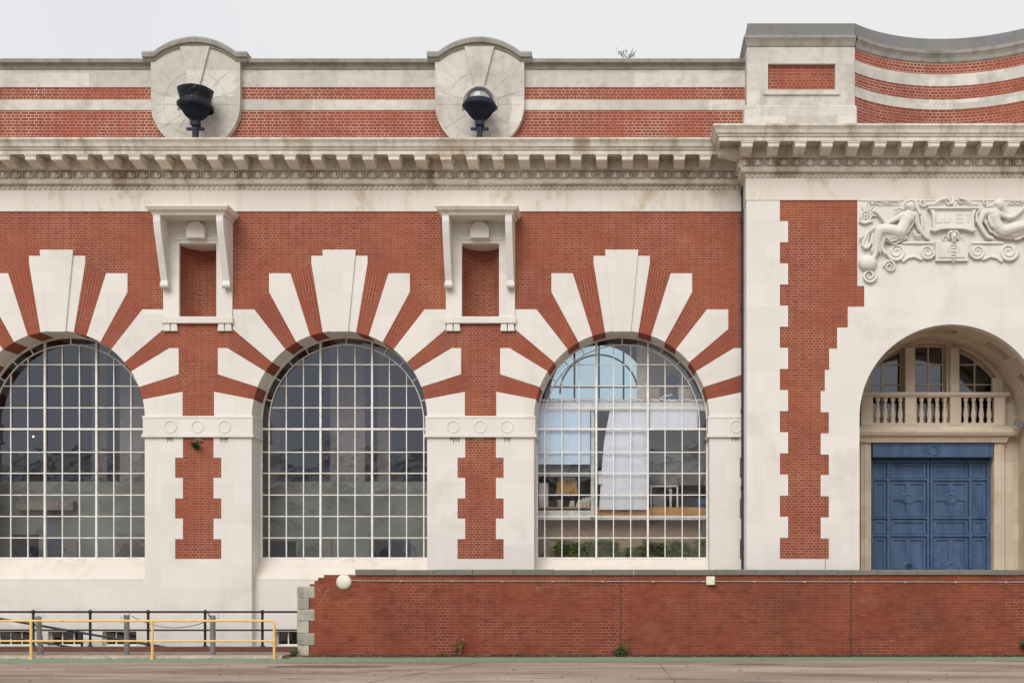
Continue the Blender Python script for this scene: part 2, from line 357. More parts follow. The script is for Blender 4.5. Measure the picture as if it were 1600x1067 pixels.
# ---------------------------------------------------------------- ground (structure)
m = MB(); PITX0, PITX1, PITY0, PITY1 = -30, X(462, -1), -.95, .27
gp = [(-500, -400), (500, -400), (500, 500), (-500, 500)]; gh = [(PITX0, PITY0), (PITX1, PITY0), (PITX1, PITY1), (PITX0, PITY1)]
fl = gp + gh; tr = tessellate_polygon([[Vector((a, b, 0)) for a, b in gp], [Vector((a, b, 0)) for a, b in gh]])
m.add([(a, b, 0) for a, b in fl], [tuple(t) for t in tr]); tag(m.build('road', M['road']), kind='structure')
m = MB().box(PITX0, PITX1, PITY0, PITY1, -2.6, -2.5); m.box(PITX0, PITX1, PITY0 - .2, PITY0, -2.6, -.004); tag(m.build('area_floor', M['pavement']), kind='structure')
x1 = X(458, -3)
m = MB().add([(-30, -4.0, .10), (x1, -4.0, .10), (x1, -1.06, .02), (-30, -1.06, .02), (-30, -4.0, -.05), (x1, -4, -.05), (x1, -1.06, -.05), (-30, -1.06, -.05)],
             [(0, 1, 2, 3), (1, 5, 6, 2), (0, 4, 5, 1), (3, 2, 6, 7), (0, 3, 7, 4)]); tag(m.build('pavement', M['pavement']), kind='structure')
m = MB(); n = 60; vs = []; fs = []
for i in range(n + 1):
    x = -30 + (x1 + 30) * i / n; w = .03 * noise.noise((x * 1.3, 0, 0)); vs += [(x, -4.17 + w, 0), (x, -4.14 + w, .085 + w * .6), (x, -3.99, .106)]
for i in range(n): a = i * 3; fs += [(a, a + 3, a + 4, a + 1), (a + 1, a + 4, a + 5, a + 2)]
m.add(vs, fs); tag(m.build('kerb', M['kerb'], recalc=False), kind='structure')
def strip(name, far, near, z, mat):     # lists of (x, y)
    m = MB(); n = len(far); m.add([(x, y, z) for x, y in far] + [(x, y, z) for x, y in near], [(i, i + 1, n + i + 1, n + i) for i in range(n - 1)]); return tag(m.build(name, mat, recalc=False), kind='structure')
xs = [-30 + i * .5 for i in range(101)]
def gy(x): return -4.35 + (x + 22) * .033
strip('green_road_line', [(x, gy(x) + .06 * noise.noise((x * .9, 3, 0))) for x in xs], [(x, gy(x) - 1.55 + .14 * noise.noise((x * .6, 9, 0))) for x in xs], .004, M['green_paint'])
strip('gutter_dirt', [(x, -2.98) for x in xs if x > -10.9], [(x, -3.35 + .17 * noise.noise((x * 1.7, 5, 0))) for x in xs if x > -10.9], .008, M['dirt'])

rnd = random.Random(5)
def patch(name, cx_, cy_, a, b, mat, z=.006, n=26):
    m = MB(); m.add([(cx_ + a * math.cos(2 * PI * k / n) * (1 + .25 * noise.noise((k * .7, cx_, 1))), cy_ + b * math.sin(2 * PI * k / n) * (1 + .35 * noise.noise((k * .9, cx_, 4))), z) for k in range(n)], [tuple(range(n))]); tag(m.build(name, mat, recalc=False), kind='structure')
patch('tarmac_patch', X(500, -8), -7.2, 1.7, .45, M['tar']); patch('tarmac_patch', X(1185, -6), -6.3, .75, .16, M['tar']); patch('tarmac_patch', X(420, -9), -9.3, 2.6, .4, M['pavement'], .007)
def crack(pts, w=.022):
    m = MB(); vs = []; n = len(pts)
    for x, y in pts: j = rnd.uniform(-.02, .02); vs += [(x + j - w * rnd.uniform(.2, 1), y, .009), (x + j + w * rnd.uniform(.2, 1), y, .009)]
    m.add(vs, [(2 * i, 2 * i + 1, 2 * i + 3, 2 * i + 2) for i in range(n - 1)]); tag(m.build('road_crack', M['dirt'], recalc=False), kind='structure')
crack([(X(745 - 9 * k, -6), -5.8 - .62 * k) for k in range(14)]); crack([(X(1030 + 1.2 * k, -6), -5.8 - .6 * k) for k in range(14)], .009)

# ================================================================= the building
B = empty('brick_building', 'long red brick and white stone hall with three arched windows and a blue doored pavilion', 'building')
PIER0 = 751; BAY = 441                                     # px on the plane Y = 0
WC = [530.5 - BAY, 530.5, 530.5 + BAY]                     # window centres (px)
PC = [PIER0 - 2 * BAY, PIER0 - BAY, PIER0, PIER0 + BAY]    # pier centres (px)
RW = 137 * .022; ZS = Z(654)                               # arch radius and springing
XPAV = 3.756; ZF0 = 15.06; ZTOP = 17.16
PAVC = 10.58; XPR = 2 * PAVC - XPAV; YP = -1.2
XL = X(-131) - 1.0
SILLZ = Z(873, 1.0)

# --- main brick wall with arched bays and niche holes
def arch_pts(cx, R, zs, n=40): return [(cx + R * math.cos(PI * i / n), zs + R * math.sin(PI * i / n)) for i in range(n + 1)]
out = [(XL, -1.5)]
for c in WC:
    cx = X(c); R = RW + .03
    out += [(cx - R, -1.5)] + list(reversed(arch_pts(cx, R, ZS))) + [(cx + R, -1.5)]
out += [(XPAV + .2, -1.5), (XPAV + .2, 15.6), (XL, 15.6)]
NHW = 29.5 * .022; NZ0, NZ1 = Z(495.5), Z(381)
nholes = [[(X(p) - NHW, NZ0), (X(p) + NHW, NZ0), (X(p) + NHW, NZ1), (X(p) - NHW, NZ1)] for p in PC[1:3]]
MB().prism(out, 0, .98, nholes).build('main_wall', M['brick'], B)

# --- window arches: radiating stone and brick voussoirs
def W(dx, py, c): return (X(c + dx), Z(py))
for wi, c in enumerate(WC):
    cx = X(c)
    polar = lambda x, y, z, cx=cx: (math.hypot(x - cx, z - ZS), math.atan2(x - cx, z - ZS) * 4.2)
    A = lambda d: math.radians(d)
    last = wi == 2
    mb = MB()
    brk = [((44, 412), (76.5, 427.2), 79.0, 70.5), ((110, 456.6), (133, 483.6), 60.5, 52.0), ((166.5, 514.4), (175, 544), 39.8, 32.5), ((190, 585), (196, 612), 21.0, 12.6)]
    for sg in (1, -1):
        for (o1, o2, a1, a2) in brk:
            if last and sg > 0 and o1[0] > 160: o1 = (min(o1[0], 191), o1[1]); o2 = (min(o2[0], 191), o2[1])
            pa = arc(cx, ZS, RW, A(a1), A(a2), 4)
            pts = [W(o1[0], o1[1], c)] + pa + [W(o2[0], o2[1], c)]
            if sg < 0: pts = [(2 * cx - x, z) for x, z in reversed(pts)]
            mb.prism(pts, -.004, 1.0, uvf=polar)
    arch = mb.build('window_arch', M['brick_rub'], B)
    sto = [([(76.5, 427.2), (110, 427.2), (110, 456.6)], 60.5, 70.5), ([(133, 483.6), (166.5, 483.6), (166.5, 514.4)], 39.8, 52.0), ([(175, 544), (190, 544), (190, 585)], 21.0, 32.5), ([(196, 612), (196, 660), (137, 660)], 0, 12.6)]
    for sg in (1, -1):
        for (op, a1, a2) in sto:
            if last and sg > 0: op = [(min(q[0], 191.5), q[1]) for q in op]
            pa = arc(cx, ZS, RW, A(a1), A(a2), 4)
            pts = [W(x, y, c) for x, y in op] + pa
            if sg < 0: pts = [(2 * cx - x, z) for x, z in reversed(pts)]
            MB().prism(pts, -.016, 1.0).build('voussoir', M['stone'], arch, bevel=.008)
    pa = arc(cx, ZS, RW, A(79), A(101), 6)
    pts = [W(-44, 412, c), W(-44, 400, c), W(44, 400, c), W(44, 412, c)] + pa
    ks = MB().prism(pts, -.016, 1.0).build('keystone', M['stone'], arch, bevel=.008)
    mb = MB().prism([W(-26.2, 391, c), W(26.2, 391, c), W(14.2, 519, c), W(-14.2, 519, c)], -.075, .1)
    mb.build('keystone_block', M['stone'], arch, bevel=.012)

# --- piers: stone sides with toothed brick panel, impost bands with roundels, niches
teeth = [(683, 715, 24), (715, 746.5, 36), (746.5, 778.5, 24), (778.5, 810, 36), (810, 842, 24), (842, 873, 36)]
def make_pier(pc, sides):
    for sg in sides:
        edge = []
        for y0, y1, w in teeth: edge += [(w, y0), (w, y1)]
        edge[0] = (24, 664); hw = 83.5
        pts = [(hw, 664)] + edge + [(0, 873), (0, 1072), (hw, 1072)]
        P = [(X(pc + sg * dx), Z(y)) for dx, y in pts]
        if sg < 0: P.reverse()
        MB().prism(P, -.016, 1.0).build('pier_stone', M['stone'], B)
def band(pc, x0, x1):
    mb = MB().box(x0 - .05, x1 + .05, -.07, .97, Z(678.5), Z(651)); mb.box(x0 - .085, x1 + .085, -.105, .97, Z(683.5), Z(678.5) - .002)
    mb.box(x0 - .065, x1 + .065, -.085, .97, Z(654), Z(651) + .02)
    b = mb.build('impost_band', M['stone'], B, bevel=.01)
    for d in (-42.2, 0, 42.2):
        if X(pc + d) < x1:
            mr = MB().ring((X(pc + d), -.075, Z(667)), .20, .018, seg=28); mr.lathe([(0, 0), (.19, 0), (.19, .03)], (0, 0, 0), 28)
            vs = mr.v[-3 * 28:]
            for i in range(len(mr.v) - 3 * 28, len(mr.v)): x, y, z = mr.v[i]; mr.v[i] = (X(pc + d) + x, -.066 - z * .5, Z(667) + y)
            mr.build('roundel', M['stone'], b)
            xr_ = X(pc + d); dr_ = MB()
            w0 = random.uniform(.12, .22); xx = xr_ + random.uniform(-.05, .05); pts = [(xx - w0, Z(683.6)), (xx + w0, Z(683.6))]
            for k in range(9): u = 1 - 2 * (k + .5) / 9; pts.append((xx + w0 * u, Z(683.6) - (random.uniform(.10, .24) if k % 2 else random.uniform(.02, .06))))
            dr_.prism(list(reversed(pts)), -.0185, -.015)
            dr_.build('drip_stain', M['stain'], b)
for i, pc in enumerate(PC):
    if i == 3: make_pier(pc, (-1,)); band(pc, X(pc - 83.5), XPAV)
    elif i == 0: make_pier(pc, (1,)); band(pc, X(pc - 40), X(pc + 83.5))
    else: make_pier(pc, (-1, 1)); band(pc, X(pc - 83.5), X(pc + 83.5))

def make_niche(pc):
    cx = X(pc); fr = MB(); hw = 54 * .022
    zb, zt = Z(506), Z(333)
    inn = [(cx - NHW + .012, NZ0 + .01), (cx + NHW - .012, NZ0 + .01), (cx + NHW - .012, NZ1 - .012), (cx - NHW + .012, NZ1 - .012)]
    fr.prism([(cx - hw, zb), (cx + hw, zb), (cx + hw, zt), (cx - hw, zt)], -.07, .06, [inn])
    # plain lintel moulding and the sill
    fr.box(cx - hw - .03, cx + hw + .03, -.13, -.07, zb - .002, NZ0 - .01)
    fr.box(cx - NHW - .14, cx + NHW + .14, -.105, -.07, NZ1 + .10, NZ1 + .19)
    o = fr.build('niche', M['stone'], B, bevel=.012)
    # curved brick back
    n = 24; vs = []; fs = []; uvs = []; D = .78; L = 0; prev = None
    for i in range(n + 1):
        a = PI * i / n; x, y = cx - NHW * 1.01 * math.cos(a), .05 + D * math.sin(a)
        if prev: L += math.hypot(x - prev[0], y - prev[1])
        prev = (x, y); vs += [(x, y, NZ0 - .02), (x, y, NZ1 + .02)]; uvs += [(L, NZ0), (L, NZ1)]
    for i in range(n): fs.append((i * 2, i * 2 + 2, i * 2 + 3, i * 2 + 1))
    mb = MB().add(vs, fs, uvs, True); mb.build('niche_back', M['brick'], o, recalc=False)
    MB().box(cx - NHW - .05, cx + NHW + .05, .03, .93, NZ1 - .025, NZ1 + .1).build('niche_soffit', M['stone'], o)
    MB().box(cx - NHW - .05, cx + NHW + .05, .03, .93, NZ0 - .1, NZ0 + .015).build('niche_floor', M['stone'], o)
    # hood
    z0, z1 = 14.735, 14.925; mb = MB()
    lev = [(14.66, 1.20, .92), (14.74, 1.24, .96), (14.80, 1.34, 1.06), (14.90, 1.39, 1.12), (14.955, 1.385, 1.11)]
    vs = []; fs = []
    for z, w, d in lev: vs += [(cx - w, .02, z), (cx - w, -d, z), (cx + w, -d, z), (cx + w, .02, z)]
    for i in range(len(lev) - 1):
        for k in range(4): a = i * 4 + k; b = i * 4 + (k + 1) % 4; fs.append((a, b, b + 4, a + 4))
    fs += [(3, 2, 1, 0), tuple(len(vs) - 4 + k for k in range(4))]
    mb.add(vs, fs).build('hood', M['stone_frieze'], o)
    # consoles
    for sg in (-1, 1):
        bx = cx + sg * 1.058; yz = [(-.06, 14.66), (-.93, 14.66), (-.93, 14.45), (-.84, 14.1), (-.30, 12.62), (-.33, 12.52), (-.30, 12.42), (-.2, 12.37), (-.10, 12.42), (-.06, 12.5)]
        mb = MB().xprism(yz, bx - .118, bx + .118); mb.tube([(bx - .135, -.235, 12.47), (bx + .135, -.235, 12.47)], .105, 12)
        mb.build('bracket', M['stone'], o, bevel=.012)
    zc0, zc1 = Z(372, -.28), Z(345.7, -.28); w = .325
    MB().prism([(cx - w, zc0), (cx + w, zc0), (cx + w, zc1 - .2), (cx + w - .2, zc1), (cx - w + .2, zc1), (cx - w, zc1 - .2)], -.29, -.06).build('key_block', M['stone'], o, bevel=.02)
    for sg in (-1, 1):
        for k in (-1, 1):
            fx = cx + sg * .93 + k * .128; a, b2 = .10, .118
            MB().prism([(fx - b2, Z(518)), (fx + b2, Z(518)), (fx + a - k * .01, Z(507)), (fx - a - k * .01, Z(507))], -.10, .02).build('foot', M['stone'], o, bevel=.01)
for pc in PC[1:3]: make_niche(pc)

# --- aprons below the windows with sloping sills and the basement lights
for wi, c in enumerate(WC):
    cx = X(c); hw = RW + .02
    za = Z(905, .27)
    mb = MB(); holes = []
    zb0, zb1 = Z(1009, .27), Z(986, .27)
    if wi == 0: spans = [(-40, 47), (75, 130), (160, 213)]
    elif wi == 1: spans = [(430, 484)]
    else: spans = []
    for a, b in spans: holes.append([(X(a, .27), zb0), (X(b, .27), zb0), (X(b, .27), zb1), (X(a, .27), zb1)])
    mb.prism([(cx - hw, -1.5), (cx + hw, -1.5), (cx + hw, za), (cx - hw, za)], .27, .75, holes)
    ap = mb.build('apron', M['stone'], B)
    mb = MB().add([(cx - hw, .266, za - .015), (cx + hw, .266, za - .015), (cx + hw, .262, za), (cx - hw, .262, za), (cx - hw, .97, SILLZ), (cx + hw, .97, SILLZ), (cx - hw, 1.2, SILLZ), (cx + hw, 1.2, SILLZ)],
                  [(0, 1, 3 - 1, 3), (3, 2, 5, 4), (4, 5, 7, 6)]); mb.build('sill', M['stone_warm'], ap, recalc=False)
    for a, b in spans:
        x0, x1 = X(a, .27), X(b, .27); f = MB(); y = .46
        f.box(x0, x1, y, y + .06, zb0, zb0 + .06); f.box(x0, x0 + .05, y, y + .06, zb0 + .06, zb1)
        nb = max(2, round((x1 - x0) / .42))
        for k in range(1, nb): xx = x0 + (x1 - x0) * k / nb; f.box(xx - .018, xx + .018, y, y + .05, zb0 + .06, zb1)
        bw = f.build('basement_window', M['white_paint'], B)
        MB().add([(x0, y + .04, zb0), (x1, y + .04, zb0), (x1, y + .04, zb1), (x0, y + .04, zb1)], [(0, 1, 2, 3)]).build('glass', M['glass'], bw, recalc=False)
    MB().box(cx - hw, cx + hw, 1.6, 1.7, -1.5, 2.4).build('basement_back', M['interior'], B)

# --- big arched windows
def make_window(c):
    cx = X(c); Y = .94; s = .022 * 1.0
    Rr = RW + .02; fr = MB()
    N = 56
    def ringstrip(mb, R0, R1, a0, a1, y0, y1, n):
        vs = []; fs = []
        for i in range(n + 1):
            a = a0 + (a1 - a0) * i / n; ca, sa = math.cos(a), math.sin(a)
            vs += [(cx + R0 * ca, y0, ZS + R0 * sa), (cx + R1 * ca, y0, ZS + R1 * sa), (cx + R1 * ca, y1, ZS + R1 * sa), (cx + R0 * ca, y1, ZS + R0 * sa)]
        for i in range(n):
            for k in range(4): a = i * 4 + k; b = i * 4 + (k + 1) % 4; fs.append((a, b, b + 4, a + 4))
        mb.add(vs, fs)
    ringstrip(fr, RW - .055, Rr, 0, PI, Y, Y + .09, N)
    for sg in (-1, 1):
        a, b = sorted((cx + sg * (RW - .055), cx + sg * Rr)); fr.box(a, b, Y, Y + .09, SILLZ, ZS)
    fr.box(cx - Rr, cx + Rr, Y + .001, Y + .089, SILLZ - .02, SILLZ + .06)
    w = fr.build('arched_window', M['white_paint'], B)
    KG = K(Y); g = MB(); th = .0165
    offs = [13.45, 40.3, 67.2, 94]; R2 = 120.9 * KG
    zb = [Z(y, 1.0) for y in (570, 603.4, 637.2, 670.6, 706.4, 739.4, 773.2, 806.6, 840)]
    yb = Y + .015
    for dx in offs:
        for sg in (-1, 1):
            big = abs(dx - 40.3) < 1; t = .034 if big else th; xx = cx + sg * dx * KG
            Rt = RW - .05 if big else R2
            g.box(xx - t, xx + t, yb - (.03 if big else 0), yb + .05, SILLZ + .06, ZS + math.sqrt(max(.01, Rt ** 2 - (dx * KG) ** 2)))
    for sg in (-1, 1): g.box(cx + sg * R2 - .02, cx + sg * R2 + .02, yb, yb + .05, SILLZ + .06, ZS)
    ringstrip(g, R2 - .017, R2 + .017, 0, PI, yb + .002, yb + .05, 48)
    for i, z in enumerate(zb):
        t = .032 if i == 3 else th; h = z - ZS
        wdt = (R2 if h > .4 else RW - .05) if h <= 0 else math.sqrt(max(.01, (R2 if h > .1 else RW) ** 2 - h ** 2))
        g.box(cx - wdt, cx + wdt, yb + .004 - (.03 if i == 3 else 0), yb + .046, z - t, z + t)
    for deg in (90, 61, 46.5, 32, 16):
        for a in {deg, 180 - deg}:
            ra = math.radians(a); ca, sa = math.cos(ra), math.sin(ra)
            p0 = Vector((cx + R2 * ca, 0, ZS + R2 * sa)); p1 = Vector((cx + (RW - .05) * ca, 0, ZS + (RW - .05) * sa)); nrm = Vector((-sa, 0, ca)) * .018
            g.prism([((p0 - nrm).x, (p0 - nrm).z), ((p1 - nrm).x, (p1 - nrm).z), ((p1 + nrm).x, (p1 + nrm).z), ((p0 + nrm).x, (p0 + nrm).z)], yb + .003, yb + .045)
    g.build('glazing_bars', M['white_paint'], w)
    # panes, each very slightly out of true
    gl = MB(); xe = sorted([cx + sg * d * KG for d in offs + [120.9] for sg in (-1, 1)] + [cx - RW - .015, cx + RW + .015]); ze = [SILLZ] + sorted(zb) + [ZS + RW * .84, ZS + RW + .015]
    for i in range(len(xe) - 1):
        for j in range(len(ze) - 1):
            x0, x1, z0, z1 = xe[i], xe[i + 1], ze[j], ze[j + 1]
            # skip panes wholly outside the arch
            mxx = min(abs(x0 - cx), abs(x1 - cx)); mzz = max(0, z0 - ZS)
            if math.hypot(mxx, mzz) > RW + .01: continue
            ta, tb = random.gauss(0, .0042), random.gauss(0, .0042); yc = Y + .064 + random.uniform(-.002, .002)
            hx, hz = (x1 - x0) / 2, (z1 - z0) / 2
            gl.add([(x0, yc - ta * hx - tb * hz, z0), (x1, yc + ta * hx - tb * hz, z0), (x1, yc + ta * hx + tb * hz, z1), (x0, yc - ta * hx + tb * hz, z1)], [(0, 1, 2, 3)])
    gl.build('glass', M['glass'], w, recalc=False)
    return w
for c in WC: make_window(c)

# --- frieze and cornice, swept round the pavilion
def path(p): return [(XL, -p), (XPAV - p, -p), (XPAV - p, YP - p), (XPR + p, YP - p), (XPR + p, 4)]
mb = MB().sweep([(-.3, ZF0), (.035, ZF0), (.035, 15.80)], path); mb.build('frieze', M['stone_frieze'], B, recalc=False)
cor = MB().sweep([(.035, 15.80), (.055, 15.80), (.06, 15.94), (.15, 15.95), (.20, 15.96), (.24, 16.08), (.24, 16.10), (.16, 16.11), (.16, 16.37), (.30, 16.385), (.30, 16.76), (.92, 16.77), (.93, 16.675), (1.0, 16.672), (1.0, 16.81), (1.04, 16.815), (1.05, 16.86), (1.10, 16.90), (1.13, 17.0), (1.18, 17.08), (1.20, 17.09), (1.20, 17.16), (-.1, 17.20)], path).build('cornice', M['stone_cornice'], B, recalc=False)
def modillion(x, yw, nx=0):    # yw = wall plane
    w = .178; yz = [(yw - .28, 16.40), (yw - .42, 16.40), (yw - .80, 16.50), (yw - .94, 16.49), (yw - .96, 16.52), (yw - .96, 16.66), (yw - .90, 16.80), (yw - .28, 16.79)]
    mb = MB().xprism(yz, x - w, x + w); mb.box(x - w - .03, x + w + .03, yw - .985, yw - .28, 16.63, 16.70); return mb
k = 0
xm = -20.26 - .871 * 4
while xm < XPAV - 1.25:
    if xm > XL + .3: modillion(xm, 0).build('modillion', M['stone_frieze'], cor)
    xm += .871
xm = 3.67
while xm < XPR + .3: modillion(xm, YP).build('modillion', M['stone_frieze'], cor); xm += .868
def sidemod(y):
    mb = modillion(0, 0); mb.v = [(XPAV - (-vy), y + vx, vz) for vx, vy, vz in mb.v]; return mb
sidemod(-1.2 - .05).build('modillion', M['stone_frieze'], cor)
def egg_unit(mb, x, y, zc, flip=None):
    o = len(mb.v)
    mb.ball((x, y - .05, zc), .082, .085, .115, 8, 6)
    mb.ring((x, y - .035, zc + .03), .125, .028, seg=10, rs=5, a0=math.radians(165), a1=math.radians(375))
    mb.prism([(x + .205, zc + .11), (x + .232, zc + .11), (x + .219, zc - .13)], y - .08, y + .02)
    if flip is not None: mb.v[o:] = [flip(*v) for v in mb.v[o:]]
eg = MB(); x = -20.26 - .871 * 4
while x < XPAV - .3: egg_unit(eg, x, -.19, 16.24); x += .4355
x = XPAV - .1
while x < XPR + .2: egg_unit(eg, x, YP - .19, 16.24); x += .434
for yy in (-.42, -.84, -1.2): egg_unit(eg, 0, 0, 16.24, lambda a, b, c_, yy=yy: (XPAV - .19 + b, yy - a, c_))
eg.build('egg_and_dart', M['stone_cornice'], cor, recalc=False)
lf = MB()
def leaf_unit(mb, x, y): mb.add([(x - .078, y, 15.925), (x + .078, y, 15.925), (x, y - .015, 15.795), (x, y - .065, 15.88), (x - .05, y - .02, 15.845), (x + .05, y - .02, 15.845)], [(0, 4, 3), (4, 2, 3), (2, 5, 3), (5, 1, 3), (1, 0, 3)])
x = XL + .2
while x < XPAV - .15: leaf_unit(lf, x, -.06); x += .175
x = XPAV
while x < XPR: leaf_unit(lf, x, YP - .06); x += .175
lf.build('leaf_moulding', M['stone_cornice'], cor, recalc=False)

# --- main parapet
YQ = -.05; zq = lambda y: Z(y, YQ)
par = MB().box(XL, XPAV + .1, YQ, YQ + .5, 17.0, zq(98)).build('parapet', M['brick_parapet'], B)
MB().box(XL, XPAV + .1, YQ - .014, YQ + .1, zq(172.5), zq(156.5)).build('stone_band', M['stone_parapet'], par)
MB().box(XL, XPAV + .1, YQ - .014, YQ + .1, zq(137), zq(108)).build('stone_band', M['stone_parapet'], par)
def mould(prof, x0, x1, mat, name, parent): return MB().sweep(prof, lambda p: [(x0, YQ - p), (x1, YQ - p)]).build(name, mat, parent, recalc=False)
mould([(.0, zq(110.5)), (.05, zq(109)), (.07, zq(104.5)), (.12, zq(103.5)), (.13, zq(102)), (.20, zq(101.5)), (.21, zq(97)), (.19, zq(95.4)), (-.55, zq(94))], XL, XPAV + .1, M['stone_coping'], 'coping', par)

# --- roundels on the parapet
def make_roundel(pc):
    cx = X(pc); Yr = -.275; kk = K(Yr); hw = 69.7 * kk; zc = Z(163, Yr); zt = Z(76, Yr)
    zb = 17.1
    a_end = math.asin(max(-.999, (zb - zc) / hw))
    pts = [(cx - hw, zc)] + [(cx - hw * math.cos(a), zc + hw * math.sin(a)) for a in [a_end * i / 14 for i in range(1, 15)]]
    pts += [(2 * cx - x, z) for x, z in reversed(pts)]
    Ro = 100.5 * kk; chord = 64 * kk; zco = Z(60, Yr) - Ro - .16
    aa = math.asin(chord / Ro); top = [(cx + Ro * math.sin(t), zco + Ro * math.cos(t)) for t in [aa - 2 * aa * i / 20 for i in range(21)]]
    pts += [(cx + hw, top[0][1] - .05)] + top + [(cx - hw, top[-1][1] - .05)]
    o = MB().prism(pts, Yr, YQ + .45).build('parapet_roundel', M['stone_parapet'], B)
    # cap
    mb = MB(); prof = [(.0, -.16), (-.05, -.10), (-.05, -.04), (-.13, -.02), (-.14, .10), (-.10, .17), (.85, .19)]
    base = [(cx - 81.5 * kk, Z(84.5, Yr) - .16 + .0)] + [(x, z) for x, z in reversed(top)] + [(cx + 81.5 * kk, Z(84.5, Yr) - .16)]
    zl = base[1][1]; base[0] = (base[0][0], zl); base[-1] = (base[-1][0], zl)
    n = len(base); vs = []; fs = []
    for dy, dz in prof: vs += [(x, Yr + dy, z + dz) for x, z in base]
    for i in range(len(prof) - 1):
        for k in range(n - 1): a = i * n + k; fs.append((a, a + 1, a + 1 + n, a + n))
    for e in (0, n - 1): fs.append(tuple(i * n + e for i in range(len(prof))))
    mb.add(vs, fs).build('cap', M['stone_coping'], o)
    # keystone wedge and joints as shallow ribs
    MB().prism([(cx - 23.5 * kk, Z(74, Yr)), (cx + 23.5 * kk, Z(74, Yr)), (cx + 6.5 * kk, Z(139, Yr)), (cx - 6.5 * kk, Z(139, Yr))], Yr - .07, Yr + .05).build('keystone', M['stone_parapet'], o, bevel=.01)
    mb = MB(); mb.ring((cx, Yr, zc), 50 * kk, .012, seg=36, rs=4); mb.ring((cx, Yr - .01, zc), 27 * kk, .05, seg=36, rs=6, a0=-.3, a1=PI + .3)
    for d in (18, 0, 45, 135, 162, 180, 215, 325, -55, 235):
        a = math.radians(d); mb.tube([(cx + 27 * kk * math.cos(a), Yr, zc + 27 * kk * math.sin(a)), (cx + 66 * kk * math.cos(a), Yr, zc + 66 * kk * math.sin(a))], .011, 4)
    mb.build('joint_ribs', M['stone_parapet'], o)
for pc in PC[1:3]: make_roundel(pc)

# ================================================================= pavilion
pz = lambda y: Z(y, YP); pxx = lambda x: X(x, YP)
RE = 144 * K(YP); ZE = pz(651)
rt = [(313, 447, 1339.5), (447, 479.5, 1350.3), (479.5, 512, 1324.5), (512, 545, 1308), (545, 578, 1295.5), (578, 611, 1288.7), (611, 644, 1282.3), (644, 677, 1295), (677, 710, 1282.3), (710, 742, 1295), (742, 775, 1282.3), (775, 808, 1295), (808, 841, 1282.3), (841, 873, 1295)]
lt = []
for i in range(17):
    y0 = 313 + i * 32.94; lt.append((y0, y0 + 32.94, 1218.5 if i % 2 == 0 else 1231.3))
hole = arch_pts(PAVC, RE + .2, ZE); hole = [(PAVC + RE + .2, -1.4)] + hole + [(PAVC - RE - .2, -1.4)]
pv = MB().prism([(XPAV, -1.5), (XPR, -1.5), (XPR, 15.5), (XPAV, 15.5)], YP, -.3, [hole]).build('pavilion_wall', M['brick'], B)
# left pilaster stone (toothed) and its mirror
for mir in (0, 1):
    e = []
    for y0, y1, x in lt: e += [(pxx(x), pz(y0)), (pxx(x), pz(y1))]
    P = [(XPAV - .016, pz(312))] + e + [(pxx(1289), pz(873)), (pxx(1289), -1.5), (XPAV - .016, -1.5)]
    if mir: P = [(2 * PAVC - x, z) for x, z in reversed(P)]
    MB().prism(P, YP - .016, .2 if not mir else 3).build('corner_pilaster', M['stone'], pv)
# centre stone with the arch
e = []
for y0, y1, x in rt: e += [(pxx(x), pz(y0)), (pxx(x), pz(y1))]
L = [(pxx(1290), -1.5), (pxx(1290), pz(873))] + list(reversed(e))
R = [(2 * PAVC - x, z) for x, z in reversed(L)]
A_ = [(PAVC + RE, -1.5)] + arch_pts(PAVC, RE, ZE, 48) + [(PAVC - RE, -1.5)]
MB().prism(L + R + A_, YP - .016, YP + .35).build('arch_front', M['stone'], pv)
# barrel vault of the porch with coffers
YV0, YV1 = YP + .3, 2.3
ths = [0, 14, 31, 44, 61, 81, 99, 119, 136, 149, 166, 180]; coff = {1, 3, 5, 7, 9}
def vpt(t, r, y): a = math.radians(t); return (PAVC + r * math.cos(a), y, ZE + r * math.sin(a))
vm = MB()
for i in range(len(ths) - 1):
    n = 4; yy = [YV0, -.35, .25, YV1]
    for j in range(3):
        cf = i in coff and j == 1
        for k in range(n):
            t0 = ths[i] + (ths[i + 1] - ths[i]) * k / n; t1 = ths[i] + (ths[i + 1] - ths[i]) * (k + 1) / n; r = RE + .22 if cf else RE
            vm.add([vpt(t0, r, yy[j]), vpt(t1, r, yy[j]), vpt(t1, r, yy[j + 1]), vpt(t0, r, yy[j + 1])], [(0, 1, 2, 3)])
            if cf:
                for y in (yy[j], yy[j + 1]): vm.add([vpt(t0, RE, y), vpt(t1, RE, y), vpt(t1, r, y), vpt(t0, r, y)], [(0, 1, 2, 3)])
        if cf:
            for t in (ths[i], ths[i + 1]): vm.add([vpt(t, RE, yy[j]), vpt(t, RE + .22, yy[j]), vpt(t, RE + .22, yy[j + 1]), vpt(t, RE, yy[j + 1])], [(0, 1, 2, 3)])
for sg in (-1, 1): x = PAVC + sg * RE; vm.add([(x, YV0, -1.5), (x, YV1, -1.5), (x, YV1, ZE), (x, YV0, ZE)], [(0, 1, 2, 3)])
vm.build('porch_vault', M['stone_ochre'], pv, recalc=False)
